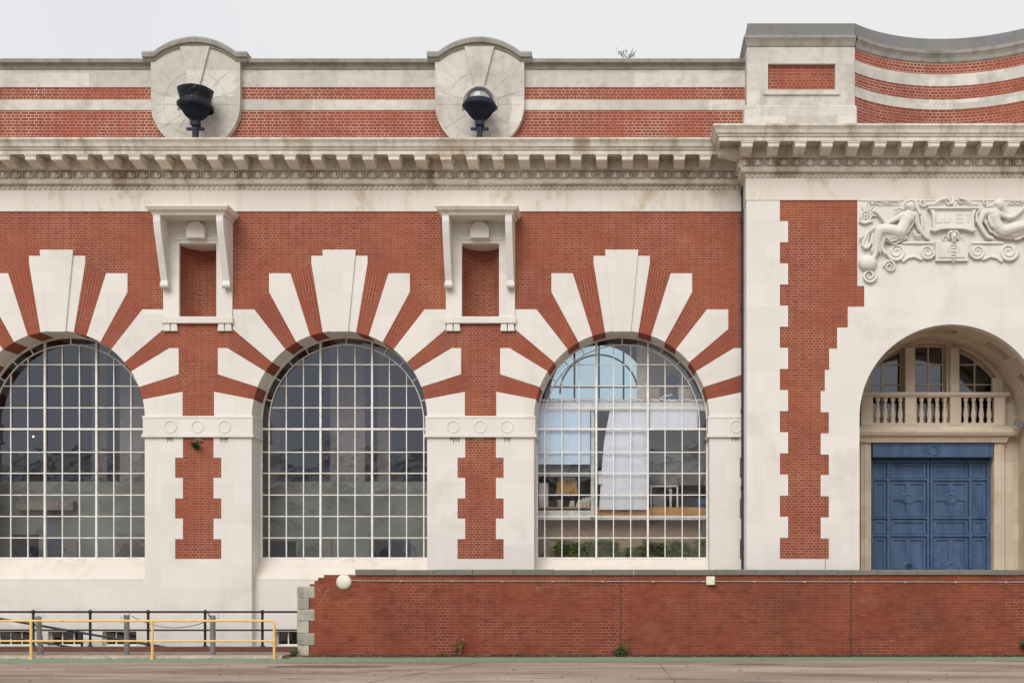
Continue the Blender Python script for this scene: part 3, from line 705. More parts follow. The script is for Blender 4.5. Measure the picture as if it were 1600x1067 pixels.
# back wall of the porch: lower wall round the door, upper arch with three lights
YD = 1.25; kd = K(YD); DH = 2.17
zl0 = Z(690, YD)
MB().prism([(PAVC - RE - .1, -1.5), (PAVC - DH, -1.5), (PAVC - DH, zl0), (PAVC + DH, zl0), (PAVC + DH, -1.5), (PAVC + RE + .1, -1.5), (PAVC + RE + .1, zl0 + .3), (PAVC - RE - .1, zl0 + .3)], YD + .12, YD + .7).build('door_wall', M['stone_ochre'], pv)
for sg in (-1, 1):
    a, b = sorted((PAVC + sg * 2.18, PAVC + sg * 2.55)); mb = MB().box(a, b, YD, YD + .15, 0, zl0); a2, b2 = sorted((PAVC + sg * 2.30, PAVC + sg * 2.43)); mb.box(a2, b2, YD - .03, YD + .01, 0, zl0 - .05)
    mb.build('architrave', M['stone_ochre'], pv, bevel=.015)
MB().box(PAVC - RE, PAVC + RE, YP + .3, 3, 1.2, 1.6).build('porch_floor', M['stone_ochre'], pv)
YU = 1.5; RU = 2.86; zrail = Z(612, YD)
upo = [(PAVC - RE - .05, zl0 + .2), (PAVC + RE + .05, zl0 + .2)] + arch_pts(PAVC, RE + .05, ZE, 40)
uph = []
zf = Z(662, 1.5)
for (a, b) in ((-2.38, -.96), (-.56, .56), (.96, 2.38)):
    hp = [(PAVC + a, zf), (PAVC + b, zf)]
    nn = 10
    for i in range(nn + 1):
        x = b + (a - b) * i / nn; hp.append((PAVC + x, ZE + .22 + math.sqrt(max(0, RU * RU - x * x)) - .08))
    uph.append(hp)
uw = MB().prism(upo, YU, YU + .5, uph).build('porch_upper_wall', M['stone_ochre'], pv)
for hp in uph:
    x0, x1 = hp[0][0], hp[1][0]; f = MB(); y = YU + .38; t = .035
    for x in (x0 + t, x1 - t, (x0 + x1) / 2):
        ztop = ZE + .14 + math.sqrt(max(0.01, RU * RU - (x - PAVC) ** 2)); f.box(x - t * .7, x + t * .7, y, y + .06, zf, ztop)
    for zz in (Z(570, 1.9), Z(601, 1.9)): f.box(x0, x1, y + .002, y + .058, zz - .025, zz + .025)
    vs = []
    for i in range(2, len(hp) - 1):
        (xa, za), (xb, zb_) = hp[i], hp[i + 1]; f.prism([(xa, za + .02), (xb, zb_ + .02), (xb, zb_ - .07), (xa, za - .07)], y + .003, y + .055)
    w = f.build('porch_window', M['stone_ochre'], pv)
    zt = max(p[1] for p in hp)
    MB().add([(x0, y + .04, zf), (x1, y + .04, zf), (x1, y + .04, zt), (x0, y + .04, zt)], [(0, 1, 2, 3)]).build('glass', M['glass'], w, recalc=False)
# balcony: ledge, pedestals, balusters, handrail
bal = MB()
lev = [(Z(690, .95), 2.58, 1.12), (Z(683, .95), 2.64, 1.06), (Z(679.5, .9), 2.80, .92), (Z(675, .9), 2.87, .86), (Z(671.5, .9), 2.87, .86), (Z(665, 1.1), 2.62, 1.12)]
vs = []; fs = []
for z, w, y in lev: vs += [(PAVC - w, 1.5, z), (PAVC - w, y, z), (PAVC + w, y, z), (PAVC + w, 1.5, z)]
for i in range(len(lev) - 1):
    for k in range(4): a = i * 4 + k; b = i * 4 + (k + 1) % 4; fs.append((a, b, b + 4, a + 4))
fs += [(3, 2, 1, 0), tuple(len(vs) - 4 + k for k in range(4))]
bo = bal.add(vs, fs).build('balcony', M['stone_ochre'], pv)
zb0, zb1 = Z(665, 1.2), Z(620.5, 1.2)
ped = [(-2.55, -2.13), (-.985, -.585), (.605, .99), (2.17, 2.55)]
for a, b in ped: MB().box(PAVC + a, PAVC + b, 1.17, 1.42, zb0, zb1).build('pedestal', M['stone_ochre'], bo, bevel=.012)
for a, b in ((-.985, -.585), (.605, .99)): MB().box(PAVC + a + .03, PAVC + b - .03, 1.28, 1.6, zb1 + .1, ZE + 2.8).build('mullion', M['stone_ochre'], bo, bevel=.02)
a, b = 2.17, 2.55; MB().box(PAVC + a, PAVC + b, 1.40, 1.6, zb1 + .1, ZE + 1.75).build('mullion', M['stone_ochre'], bo); MB().box(PAVC - b, PAVC - a, 1.40, 1.6, zb1 + .1, ZE + 1.75).build('mullion', M['stone_ochre'], bo)
mb = MB().box(PAVC - 2.72, PAVC + 2.72, 1.10, 1.47, zb1 + .05, zb1 + .17); mb.box(PAVC - 2.64, PAVC + 2.64, 1.14, 1.44, zb1 - .001, zb1 + .052); mb.build('handrail', M['stone_ochre'], bo, bevel=.02)
MB().box(PAVC - 2.55, PAVC + 2.55, 1.19, 1.41, zb0 - .04, zb0 + .1).build('balustrade_base', M['stone_ochre'], bo)
hB = zb1 - zb0 - .1
bprof = [(.085, 0), (.085, .1), (.06, .12), (.095, .26), (.10, .34), (.075, .5), (.055, .66), (.075, .70), (.055, .74), (.05, .82), (.085, .88), (.085, 1)]
b0 = None
for (a, b) in ((-2.13, -.985), (-.585, .605), (.99, 2.17)):
    nb = 4
    for k in range(nb):
        x = PAVC + a + (b - a) * (k + .72) / (nb + .3)
        if b0 is None:
            b0 = MB().lathe([(r, z * hB) for r, z in bprof], (0, 0, 0), 12).build('baluster', M['stone_ochre'], bo, recalc=False); o = b0
        else: o = b0.copy(); COL.objects.link(o); o.parent = bo
        o.location = (x, 1.3, zb0 + .1)
# door
YDR = 1.75; kr = K(YDR); dz = lambda y: Z(y, YDR); DX = lambda x: X(1340 + x / 4.961, YDR); DY = lambda y: dz(680 + y / 4.961)
dr = MB().box(PAVC - 2.25, PAVC + 2.25, YDR, YDR + .12, .9, dz(700)).build('entrance_door', M['door_blue'], pv)
cols = [(118, 222), (250, 530), (580, 855), (882, 992)]; rows = [(212, 335), (352, 632), (648, 765), (785, 1060)]
for half in (0, 1):
    lf_ = MB()
    x0, x1 = (DX(85), DX(553)) if half == 0 else (DX(558), DX(1027))
    cs = cols[half * 2:half * 2 + 2]
    hl = [[(DX(a), DY(d)), (DX(b), DY(d)), (DX(b), DY(c_)), (DX(a), DY(c_))] for a, b in cs for c_, d in rows]
    lf_.prism([(x0, 1.0), (x1, 1.0), (x1, DY(190)), (x0, DY(190))], YDR - .115, YDR + .01, hl)
    leaf = lf_.build('door_leaf', M['door_blue'], dr, bevel=.015)
    for ci, (a, b) in enumerate(cs):
        for ri, (c_, d) in enumerate(rows):
            if d - c_ > 240 and b - a > 200: pass
            ins = 26; mb = MB()
            xa, xb, za, zb_ = DX(a + ins), DX(b - ins), DY(d - ins), DY(c_ + ins)
            # moulded rim then a sunk field
            mb.prism([(DX(a + 4), DY(d - 4)), (DX(b - 4), DY(d - 4)), (DX(b - 4), DY(c_ + 4)), (DX(a + 4), DY(c_ + 4))], YDR - .05, YDR + .005, [[(xa, za), (xb, za), (xb, zb_), (xa, zb_)]])
            if b - a > 200 and ri in (1, 3):
                cxp, czp = (xa + xb) / 2, DY(490) if ri == 1 else DY(1022)
                mb.ring((cxp, YDR - .03, czp), .16, .05, seg=20, rs=6); mb.box(cxp - .075, cxp + .075, YDR - .048, YDR, za, zb_)
                if ri == 1: mb.box(xa, xb, YDR - .047, YDR, czp - .07, czp + .07)
                mb.prism([(cxp, czp - .32), (cxp + .32, czp), (cxp, czp + .32), (cxp - .32, czp)], YDR - .044, YDR)
            mb.build('door_panel', M['door_blue'], leaf)
zt0, zt1 = Z(714, YD), Z(692, YD)
tb = MB().box(PAVC - 2.13, PAVC + 2.13, YD - .01, YD + .45, zt0, zt1)
tbo = tb.build('transom', M['door_blue'], dr, bevel=.01)
f = MB(); y = YD - .035
f.prism([(PAVC - 2.13, zt0), (PAVC + 2.13, zt0), (PAVC + 2.13, zt1), (PAVC - 2.13, zt1)], y, y + .03, [[(PAVC - 2.05, zt0 + .09), (PAVC + 2.05, zt0 + .09), (PAVC + 2.05, zt1 - .08), (PAVC - 2.05, zt1 - .08)]])
f.ring((PAVC, y + .01, (zt0 + zt1) / 2), .17, .035, seg=24); f.ring((PAVC, y + .01, (zt0 + zt1) / 2), .28, .02, seg=12, a0=-.6, a1=.6); f.ring((PAVC, y + .01, (zt0 + zt1) / 2), .28, .02, seg=12, a0=PI - .6, a1=PI + .6)
f.build('transom_frame', M['door_blue'], tbo)
MB().ring((DX(391), YDR - .12, DY(1018)), .07, .018, seg=16).build('handle', M['black_metal'], dr)

# --- pavilion parapet: corner blocks, concave wall, caps
YB = -.8; kb = K(YB); bz = lambda y: Z(y, YB); bx = lambda x: X(x, YB)
CX0 = bx(1335.5); CH = PAVC - CX0; SAG = 1.13; RC = (CH ** 2 + SAG ** 2) / (2 * SAG); YCC = YB + SAG - RC
TH = math.asin(CH / RC)
for mir in (0, 1):
    fx = (lambda x: 2 * PAVC - x) if mir else (lambda x: x)
    P = [(bx(1167), 17.1), (CX0, 17.1), (CX0, bz(72)), (bx(1167), bz(72))]
    H = [(bx(1200), bz(140.5)), (bx(1305), bz(140.5)), (bx(1305), bz(100)), (bx(1200), bz(100))]
    if mir: P = [(fx(x), z) for x, z in reversed(P)]; H = [(fx(x), z) for x, z in reversed(H)]
    blk = MB().prism(P, YB, 3, [H]).build('corner_block', M['stone_parapet'], pv)
    xa, xb = sorted((fx(bx(1199)), fx(bx(1306)))); MB().box(xa, xb, YB + .12, YB + .3, bz(142), bz(98)).build('brick_panel', M['brick_parapet'], blk)
    xa, xb = sorted((fx(bx(1162)), fx(CX0 + .07))); MB().box(xa, xb, YB - .1, 2.9, 17.1, bz(166)).build('plinth', M['stone_parapet'], blk, bevel=.05)
    mb = MB(); xs_ = sorted((fx(bx(1193)), fx(bx(1312)))); mb.box(xs_[0], xs_[1], YB - .06, YB + .02, bz(149), bz(141.5)); mb.build('panel_sill', M['stone_parapet'], blk)
    def bp(p): x0, x1 = bx(1168) - p, CX0 + p * .3; pts = [(x0, 3), (x0, YB - p), (x1, YB - p)]; return [(fx(x), y) for x, y in pts]
    MB().sweep([(0, bz(74)), (.03, bz(73)), (.06, bz(68)), (.1, bz(64)), (.13, bz(62)), (.13, bz(58)), (.05, bz(56))], bp).build('moulding', M['stone_coping'], blk, recalc=False)
    mb = MB().sweep([(.05, bz(57)), (.0, bz(37)), (-.6, bz(35))], bp); mb.build('cap', M['lead'], blk, recalc=False)
def cpath(p, n=36): return [(PAVC + (RC - p) * math.sin(-TH + 2 * TH * i / n), YCC + (RC - p) * math.cos(-TH + 2 * TH * i / n)) for i in range(n + 1)]
def csweep(prof, mat, name, parent):
    mb = MB(); cols = [[(x, y, z) for x, y in cpath(p)] for p, z in prof]; n = len(cols[0]); vs = [v for c in cols for v in c]; fs = []; uvs = []
    s = 0
    for p, z in prof:
        for i in range(n): uvs.append((PAVC + RC * (-TH + 2 * TH * i / (n - 1)), z if abs(p) < .5 else z + p))
    for i in range(len(prof) - 1):
        for k in range(n - 1): a = i * n + k; fs.append((a, a + 1, a + 1 + n, a + n))
    return mb.add(vs, fs, uvs).build(name, mat, parent, recalc=False)
cw = csweep([(0, 17.1), (0, bz(72))], M['brick_parapet'], 'concave_parapet', pv)
csweep([(0, bz(113.5)), (.014, bz(113.5)), (.014, bz(94.5)), (0, bz(94.5))], M['stone_parapet'], 'stone_band', cw)
csweep([(0, bz(151)), (.014, bz(151)), (.014, bz(135)), (0, bz(135))], M['stone_parapet'], 'stone_band', cw)
csweep([(0, bz(77)), (.04, bz(75)), (.06, bz(69)), (.1, bz(65)), (.13, bz(63)), (.13, bz(58)), (.05, bz(56))], M['stone_coping'], 'moulding', cw)
csweep([(.05, bz(57)), (.0, bz(37)), (-.5, bz(35)), (-.5, 17.1)], M['lead'], 'cap', cw)

# --- roof, ends and interior shell
MB().box(XL + .03, XL + .1, 1.0, 12, 2.9, 14.2).build('end_wall_lining', M['interior'], B)
MB().box(XL, XPR, .6, 14, 17.0, 17.1).build('roof', M['lead'], B)
MB().box(XL - .3, XL, 0, 14, -1.5, 20).build('end_wall', M['brick'], B)
MB().box(XPR - .3, XPR - .02, -.3, 14, -1.5, 17).build('end_wall', M['brick'], B)
HB = 12.0                                       # far wall of the hall, with a far arched window opposite the third bay
fwx = X(WC[2]) - 1.15
fh = [(fwx - 2.2, 8.9), (fwx + 2.2, 8.9)] + arch_pts(fwx, 2.2, 10.7, 24)
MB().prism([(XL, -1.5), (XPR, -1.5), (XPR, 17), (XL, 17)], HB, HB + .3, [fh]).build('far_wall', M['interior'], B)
f = MB()
for dx in (-1.1, 0, 1.1): f.box(fwx + dx - .04, fwx + dx + .04, HB + .1, HB + .16, 8.9, 10.7 + math.sqrt(2.2 ** 2 - dx * dx))
for z in (10.0, 11.0): f.box(fwx - 2.2, fwx + 2.2, HB + .102, HB + .158, z - .03, z + .03)
f.ring((fwx, HB + .13, 10.7), 1.75, .04, seg=24, rs=6, a0=0, a1=PI)
fwo = f.build('far_window', M['board_grey'], B)
MB().add([(fwx - 2.2, HB + .14, 8.9), (fwx + 2.2, HB + .14, 8.9), (fwx + 2.2, HB + .14, 12.9), (fwx - 2.2, HB + .14, 12.9)], [(0, 1, 2, 3)]).build('glass', M['teal_glass'], fwo, recalc=False)
MB().box(XL, XPAV + .75, 1.02, HB, 2.7, 2.9).build('hall_floor', M['interior_floor'], B)
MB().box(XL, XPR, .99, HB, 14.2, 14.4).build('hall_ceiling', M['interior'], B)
xp = X(PC[2]); MB().box(xp - .15, xp + .15, 1.0, HB, 2.9, 14.2).build('partition', M['interior_pale'], B)
xq = XPAV + .6; MB().box(xq - .15, xq + .15, 1.0, HB, 2.9, 14.2).build('partition', M['interior_pale'], B)
for pxc, yy, w in ((543, 3.6, .65), (600, 4.6, .25), (212, 3.6, .6), (155, 5, .3), (425, 4.4, .3)):
    xx = X(pxc, yy); MB().box(xx - w, xx + w, yy, yy + .8, 2.9, 14.2).build('hall_column', M['interior_col'], B)
MB().box(xp + .2, xq - .2, 1.45, HB - .5, Z(640, 1.5), Z(628, 1.5)).build('mezzanine', M['interior_pale'], B)
MB().box(xp + .2, xq - .2, 1.14, 1.44, Z(641, 1.14), Z(629, 1.14)).build('mezzanine_edge', M['white_obj'], B)
MB().box(X(1012, 3.2), xq - .2, 3.2, 3.3, Z(640, 1.5), 12).build('upper_screen', M['white_obj'], B)
MB().box(xp + .2, xq - .2, 1.85, 1.9, 2.9, Z(808, 1.85)).build('brown_fill_panel', M['card'], B)  # added brown panel, lightens the dark band under the bench

sw0, sw1 = X(-60, 2.2), xp - .2
zs0 = [Z(v, 2.2) for v in (742, 760, 800)]
MB().box(sw0, sw1, 2.2, 2.3, 2.9, Z(752, 2.2)).build('painted_reflection_wall', M['painted_reflection_wall'], B)  # added wall indoors; its colour stands in for the shed's pale reflection
for pa_, pb_, ya_, yb_, mt in ((415, 462, 845, 873, 'dark_obj'), (578, 606, 843, 873, 'dark_obj'), (612, 640, 842, 873, 'interior'), (506, 518, 843, 873, 'interior_col'), (70, 96, 790, 873, 'interior'), (98, 122, 845, 873, 'board_grey'), (20, 60, 835, 873, 'dark_obj'), (182, 226, 832, 873, 'board_grey')):
    a, b = X(pa_, 2.2), X(pb_, 2.2); MB().box(a, b, 2.15, 2.2, Z(yb_, 2.2) - .2, Z(ya_, 2.2)).build('painted_reflection_panel', M[mt], B)  # darker details of the mirrored view, added as boxes on that wall
a, b = X(30, 2.1), X(118, 2.1); MB().box(a, b, 1.9, 2.2, Z(797, 2.1), Z(783, 2.1)).build('shelf', M['interior_col'], B)  # slab on the wall that stands in for the reflection
# ================================================================= relief sculpture over the porch
YR = YP - .016; rz = lambda y: Z(y, YR); rx = lambda x: X(x, YR)
rel = MB()
rel.box(rx(1343), rx(1631), YR - .03, YR + .02, rz(314.2), rz(312.5))
rel_o = rel.build('relief', M['stone'], pv)
def remeshed(mb, name, mat, parent, vox=.022, smooth=3):
    o = mb.build(name, mat, None)
    md = o.modifiers.new('r', 'REMESH'); md.mode = 'VOXEL'; md.voxel_size = vox; md.use_smooth_shade = True
    ms = o.modifiers.new('s', 'SMOOTH'); ms.iterations = smooth; ms.factor = .5
    dg = bpy.context.evaluated_depsgraph_get(); me = bpy.data.meshes.new_from_object(o.evaluated_get(dg))
    o.modifiers.clear(); old = o.data; o.data = me; bpy.data.meshes.remove(old)
    if not me.materials: me.materials.append(mat)
    if not me.uv_layers: 
        u = me.uv_layers.new(name='UVMap')
        for l in me.loops: c = me.vertices[l.vertex_index].co; u.data[l.index].uv = (c.x, c.z)
    o.parent = parent; return o
def limb(mb, pts, seg=10):        # pts: (px, py, depth in m, radius px)
    P = [Vector((rx(a), YR - d, rz(b))) for a, b, d, r in pts]; R = [r * K(YR) for a, b, d, r in pts]
    for p, r in zip(P, R): mb.ball(p, r, r * .8, r, 10, 7)
    for i in range(len(P) - 1):
        q = [P[i].lerp(P[i + 1], t) for t in (0, .25, .5, .75, 1)]; mb.tube(q, [R[i] + (R[i + 1] - R[i]) * t for t in (0, .25, .5, .75, 1)], seg)
def z1(x, y): return (1335 + x / 11.85, 300 + y / 11.85)
def z2(x, y): return (1465 + x / 11.85, 300 + y / 11.85)
def z3(x, y): return (1335 + x / 11.85, 370 + y / 11.85)
def L1(f, *pts): return [f(a, b) + (d, r / 11.85) for a, b, d, r in pts]
# left reclining figure
g = MB()
limb(g, L1(z1, (1010, 300, .22, 78), (1035, 345, .24, 55)))                                   # head, chin
limb(g, L1(z1, (985, 380, .17, 42), (965, 430, .14, 60)))                                    # neck
limb(g, L1(z1, (870, 460, .13, 72), (975, 470, .16, 95), (1090, 455, .13, 75)))              # shoulders
limb(g, L1(z1, (970, 500, .16, 110), (920, 600, .15, 105), (870, 700, .14, 120), (830, 780, .14, 120)))
limb(g, L1(z1, (905, 530, .22, 55), (905, 540, .22, 50))); limb(g, L1(z1, (1015, 540, .22, 55), (1015, 545, .22, 50)))
limb(g, L1(z1, (1110, 460, .13, 62), (1150, 600, .11, 52), (1190, 700, .1, 46), (1310, 850, .1, 36), (1370, 890, .09, 30)))
limb(g, L1(z1, (850, 470, .13, 60), (700, 545, .13, 50), (580, 600, .13, 44), (500, 500, .13, 38), (420, 400, .13, 32), (360, 375, .12, 30)))
limb(g, L1(z1, (820, 780, .18, 115), (640, 740, .22, 105), (440, 735, .24, 92), (405, 880, .2, 80), (390, 1020, .15, 66), (370, 1180, .12, 48), (330, 1260, .12, 40), (270, 1280, .12, 30)))
limb(g, L1(z1, (830, 830, .12, 105), (680, 850, .13, 90), (540, 830, .12, 78), (490, 960, .1, 60), (480, 1080, .09, 50)))
fig1 = remeshed(g, 'figure', M['stone'], rel_o)
g = MB()
for pts in ([(880, 360), (860, 290), (930, 210), (1040, 185), (1110, 220), (1120, 300)], [(870, 350), (800, 330), (740, 360)], [(1110, 300), (1160, 380), (1190, 440)]): limb(g, L1(z1, *[(a, b, .2, 27) for a, b in pts]))
remeshed(g, 'hair', M['stone'], fig1, .014, 1)
g = MB()
for pts in ([(500, 850), (600, 930), (730, 985), (850, 920), (950, 860)], [(520, 900), (640, 900), (790, 890), (900, 840), (990, 740)], [(1090, 480), (1060, 620), (980, 740), (900, 850)], [(1180, 430), (1230, 540), (1240, 680)], [(470, 850), (490, 1000), (530, 1120), (560, 1160)], [(330, 800), (290, 960), (250, 1040)], [(240, 780), (170, 900), (130, 1000), (190, 1060)], [(420, 860), (440, 1010), (460, 1120)], [(330, 880), (340, 1020), (310, 1100)], [(560, 620), (330, 700), (90, 880)], [(1080, 760), (1120, 830), (1200, 830)]):
    limb(g, L1(z1, *[(a, b, .13, 24) for a, b in pts]))
for k in range(6):
    o_ = k * 22
    limb(g, L1(z1, (520 + o_, 800 - k * 6, .30, 10), (560 + o_, 880, .24, 11), (650 + o_, 950 - k * 8, .20, 10), (760 + o_ * .6, 930 - k * 22, .22, 9)))
    limb(g, L1(z1, (350 + k * 22, 800 + k * 6, .30, 8), (335 + k * 22, 930, .27, 9), (325 + k * 26, 1080, .2, 9), (310 + k * 32, 1150 + (k % 2) * 26, .16, 9)))
    limb(g, L1(z1, (140 + k * 26, 850 - k * 16, .1, 9), (130 + k * 22, 950, .1, 10), (150 + k * 20, 1060 + (k % 2) * 20, .1, 9)))
remeshed(g, 'drapery', M['stone'], fig1, .012, 1)
# right reclining figure
g = MB()
limb(g, L1(z2, (1095, 260, .22, 76), (1110, 310, .24, 55), (1190, 245, .26, 22)))
limb(g, L1(z2, (1050, 350, .17, 44), (1010, 420, .14, 62)))
limb(g, L1(z2, (870, 400, .14, 75), (1000, 430, .16, 95), (1150, 440, .12, 65)))
limb(g, L1(z2, (1010, 470, .16, 110), (1040, 580, .16, 100), (1100, 690, .15, 110), (1190, 760, .14, 115)))
limb(g, L1(z2, (1050, 520, .22, 50), (1050, 525, .22, 48)))
limb(g, L1(z2, (840, 410, .15, 68), (780, 520, .14, 58), (755, 620, .13, 50), (830, 760, .13, 42), (900, 850, .12, 40), (990, 880, .12, 36)))
limb(g, L1(z2, (1160, 450, .12, 52), (1290, 495, .12, 42), (1400, 470, .12, 38), (1500, 390, .12, 34), (1580, 310, .12, 30)))
limb(g, L1(z2, (1200, 760, .18, 110), (1400, 700, .22, 105), (1600, 650, .24, 92), (1680, 760, .2, 78), (1690, 900, .15, 62), (1700, 1050, .12, 50)))
limb(g, L1(z2, (1220, 800, .12, 85), (1400, 800, .13, 80), (1600, 740, .12, 70), (1720, 860, .1, 55)))
fig2 = remeshed(g, 'figure', M['stone'], rel_o)
g = MB()
for pts in ([(1190, 200), (1100, 185), (1020, 240), (960, 290), (910, 300)], [(960, 290), (900, 290), (880, 310)]): limb(g, L1(z2, *[(a, b, .2, 27) for a, b in pts]))
remeshed(g, 'hair', M['stone'], fig2, .014, 1)
g = MB()
for pts in ([(880, 480), (850, 570), (900, 640), (960, 760)], [(900, 560), (940, 640), (1000, 700), (1130, 650)], [(960, 740), (1080, 830), (1250, 880), (1430, 870), (1560, 800)], [(1100, 760), (1250, 830), (1400, 820), (1550, 740)], [(750, 340), (700, 440), (700, 580)], [(1250, 700), (1400, 640), (1560, 600)], [(1420, 900), (1500, 880), (1580, 830)]):
    limb(g, L1(z2, *[(a, b, .13, 24) for a, b in pts]))
for k in range(7):
    limb(g, L1(z2, (1080 + k * 30, 700 - k * 4, .30, 9), (1180 + k * 26, 790 - k * 12, .27, 10), (1330 + k * 18, 830 - k * 20, .26, 9), (1530, 760 - k * 22, .30, 8)))
    limb(g, L1(z2, (890 + k * 24, 470 + k * 4, .24, 8), (900 + k * 22, 580, .26, 9), (960 + k * 20, 690, .25, 8)))
remeshed(g, 'drapery', M['stone'], fig2, .012, 1)
# scrolls, ledge, globe, wheel with rays, cartouche
def spiral(mb, f, cx_, cy_, r, turns=1.9, a0=0, sg=1, th=.3, d=.07):
    x0, y0 = f(cx_, cy_); pts = []; rs = []
    for i in range(40):
        t = i / 39; a = a0 + sg * turns * 2 * PI * t; q = r / 11.85 * (1 - .82 * t); pts.append((rx(x0 + q * math.cos(a)), YR - d, rz(y0 + q * math.sin(a)))); rs.append(K(YR) * r / 11.85 * th * (1 - .55 * t))
    mb.tube(pts, rs, 7)
mir = lambda f: (lambda a, b: (2 * 1487.4 - f(a, b)[0], f(a, b)[1]))
for args in ((z3, 770, 290, 170, 1.9, PI, -1, .2), (z3, 1340, 290, 140, 1.9, 0, 1, .2), (z3, 270, 730, 130, 1.7, 0, 1, .22), (z3, 650, 560, 115, 1.8, PI, 1, .2), (z1, 1260, 215, 75, 1.5, 0, 1, .25), (z2, 190, 190, 60, 1.4, 0, 1, .3), (z2, 880, 195, 55, 1.4, 0, 1, .3), (z2, 140, 860, 65, 1.4, 0, 1, .3), (z2, 430, 870, 60, 1.4, PI, -1, .3), (z2, 430, 170, 55, 1.4, PI, -1, .3), (mir(z3), 770, 290, 170, 1.9, 0, 1, .2), (mir(z3), 1340, 290, 140, 1.9, PI, -1, .2)):
    sc = MB(); spiral(sc, *args); sc.build('scroll', M['stone'], rel_o)
for f in (z3, mir(z3)):
    sc = MB()
    limb(sc, [f(900, 460) + (.05, 2.5), f(980, 400) + (.05, 2.2), f(1100, 375) + (.05, 2), f(1230, 430) + (.05, 2.2)]); limb(sc, [f(880, 130) + (.07, 2.2), f(1130, 130) + (.08, 2.4), f(1440, 130) + (.07, 2.2)])
    P = [(rx(a), rz(b)) for a, b in [f(650, 150), f(610, 300), f(700, 430), f(860, 450), f(980, 390), f(1120, 370), f(1230, 420), f(1370, 420), f(1460, 290), f(1450, 140)]]
    sc.prism(P, YR - .06, YR + .02); sc.build('scroll_bench', M['stone'], rel_o)
gl_ = MB(); a, b = z3(240, 500); gl_.ball((rx(a), YR - .05, rz(b)), .31, .2, .27, 16, 10); gl_.build('globe', M['stone'], rel_o)
wh = MB(); a, b = z1(205, 465); wc = (rx(a), YR - .07, rz(b)); wh.ring(wc, .165, .035, seg=24); wh.ring(wc, .06, .03, seg=14)
for k in range(12): an = 2 * PI * k / 12; wh.tube([(wc[0] + .06 * math.cos(an), wc[1], wc[2] + .06 * math.sin(an)), (wc[0] + .165 * math.cos(an), wc[1], wc[2] + .165 * math.sin(an))], .016, 5)
for k in range(13):
    an = math.radians(5 + 17 * k); 
    if wc[0] + .45 * math.cos(an) > rx(1342): wh.tube([(wc[0] + .2 * math.cos(an), wc[1], wc[2] + .2 * math.sin(an)), (wc[0] + .33 * math.cos(an), wc[1], wc[2] + .33 * math.sin(an)), (wc[0] + .45 * math.cos(an), wc[1] + .03, min(wc[2] + .45 * math.sin(an), rz(316)))], [.03, .035, .008], 5)
limb(wh, L1(z1, (90, 560, .06, 22), (180, 590, .07, 30), (320, 550, .06, 22)))
wh.build('wheel_emblem', M['stone'], rel_o)
ct = MB(); C = 1487.4
co = [(1449, 327), (1525.8, 327), (1522, 333), (1519.5, 340), (1519.5, 357), (1523, 362), (1516, 364), (1508, 361), (1500, 360), (1475, 360), (1467, 361), (1459, 364), (1452, 362), (1455.3, 357), (1455.3, 340), (1453, 333)]
ci = [(1458, 330.5), (1516.8, 330.5), (1516, 340), (1516, 356), (1512, 357), (1463, 357), (1458.8, 356), (1458.8, 340)]
q = lambda l: [(rx(a), rz(b)) for a, b in l]
ct.prism(list(reversed(q(co))), YR - .14, YR + .02); ct.prism(list(reversed(q(co))), YR - .19, YR - .13, [list(reversed(q(ci)))])
ct.box(rx(1448), rx(1526.5), YR - .23, YR, rz(329), rz(326.5))
limb(ct, [(1449, 321, .1, 2), (1458, 320, .11, 2), (1468, 314, .12, 1.8), (1478, 311.5, .13, 1.8)]); limb(ct, [(1526, 321, .1, 2), (1517, 320, .11, 2), (1507, 314, .12, 1.8), (1497, 311.5, .13, 1.8)])
limb(ct, [(1487.4, 312, .14, 3.2), (1487.4, 317, .16, 2.6), (1484, 320, .16, 2.4), (1491, 320, .16, 2.4), (1489, 325, .16, 2.2)])
ct.build('cartouche', M['stone'], rel_o)
bk = MB().prism(q([(1511, 409), (1511, 379), (1460.5, 379), (1460.5, 409)]), YR - .12, YR + .02)
bk.box(rx(1466), rx(1506), YR - .15, YR - .11, rz(404), rz(385))
limb(bk, [(1487.8, 369, .2, 4.6), (1487.8, 375, .22, 4.2), (1487.8, 380, .2, 3.0)]); limb(bk, [(1483.5, 366, .25, 1.3), (1487.8, 365, .27, 1.4), (1492.1, 366, .25, 1.3)]); limb(bk, [(1487.8, 371, .32, 1.0), (1487.8, 374, .35, 1.3)])
for a_ in (-1, 1):
    limb(bk, [(1487.8 + a_ * 1.8, 370.5, .29, .9)]); limb(bk, [(1487.8 + a_ * 4, 364, .18, 1.8), (1487.8 + a_ * 7, 366, .15, 2.0), (1487.8 + a_ * 8, 371, .13, 1.8), (1487.8 + a_ * 6.5, 375, .14, 1.4)])
    limb(bk, [(1487.8 + a_ * 3.5, 384, .16, 1.5), (1487.8 + a_ * 7, 388, .15, 1.7), (1487.8 + a_ * 8.5, 393, .14, 1.5), (1487.8 + a_ * 6, 397, .14, 1.1)])
for yy, rr_ in ((385, 2.6), (389.5, 3.3), (394.5, 3.6), (399.5, 3.1), (404, 2.6), (408, 2.1), (411.5, 1.5)):
    limb(bk, [(1487.8 - rr_ * .5, yy, .17, rr_ * .62), (1487.8 + rr_ * .5, yy + .8, .18, rr_ * .62)])
bk.build('mask_bracket', M['stone'], rel_o)
for s_ in (0, 1):
    lb = MB(); xs2 = (1354, 1407) if s_ == 0 else (1573, 1628); lb.box(rx(xs2[0]), rx(xs2[1]), YR - .025, YR + .01, rz(322), rz(320.8)); lb.build('label_ledge', M['stone'], rel_o)
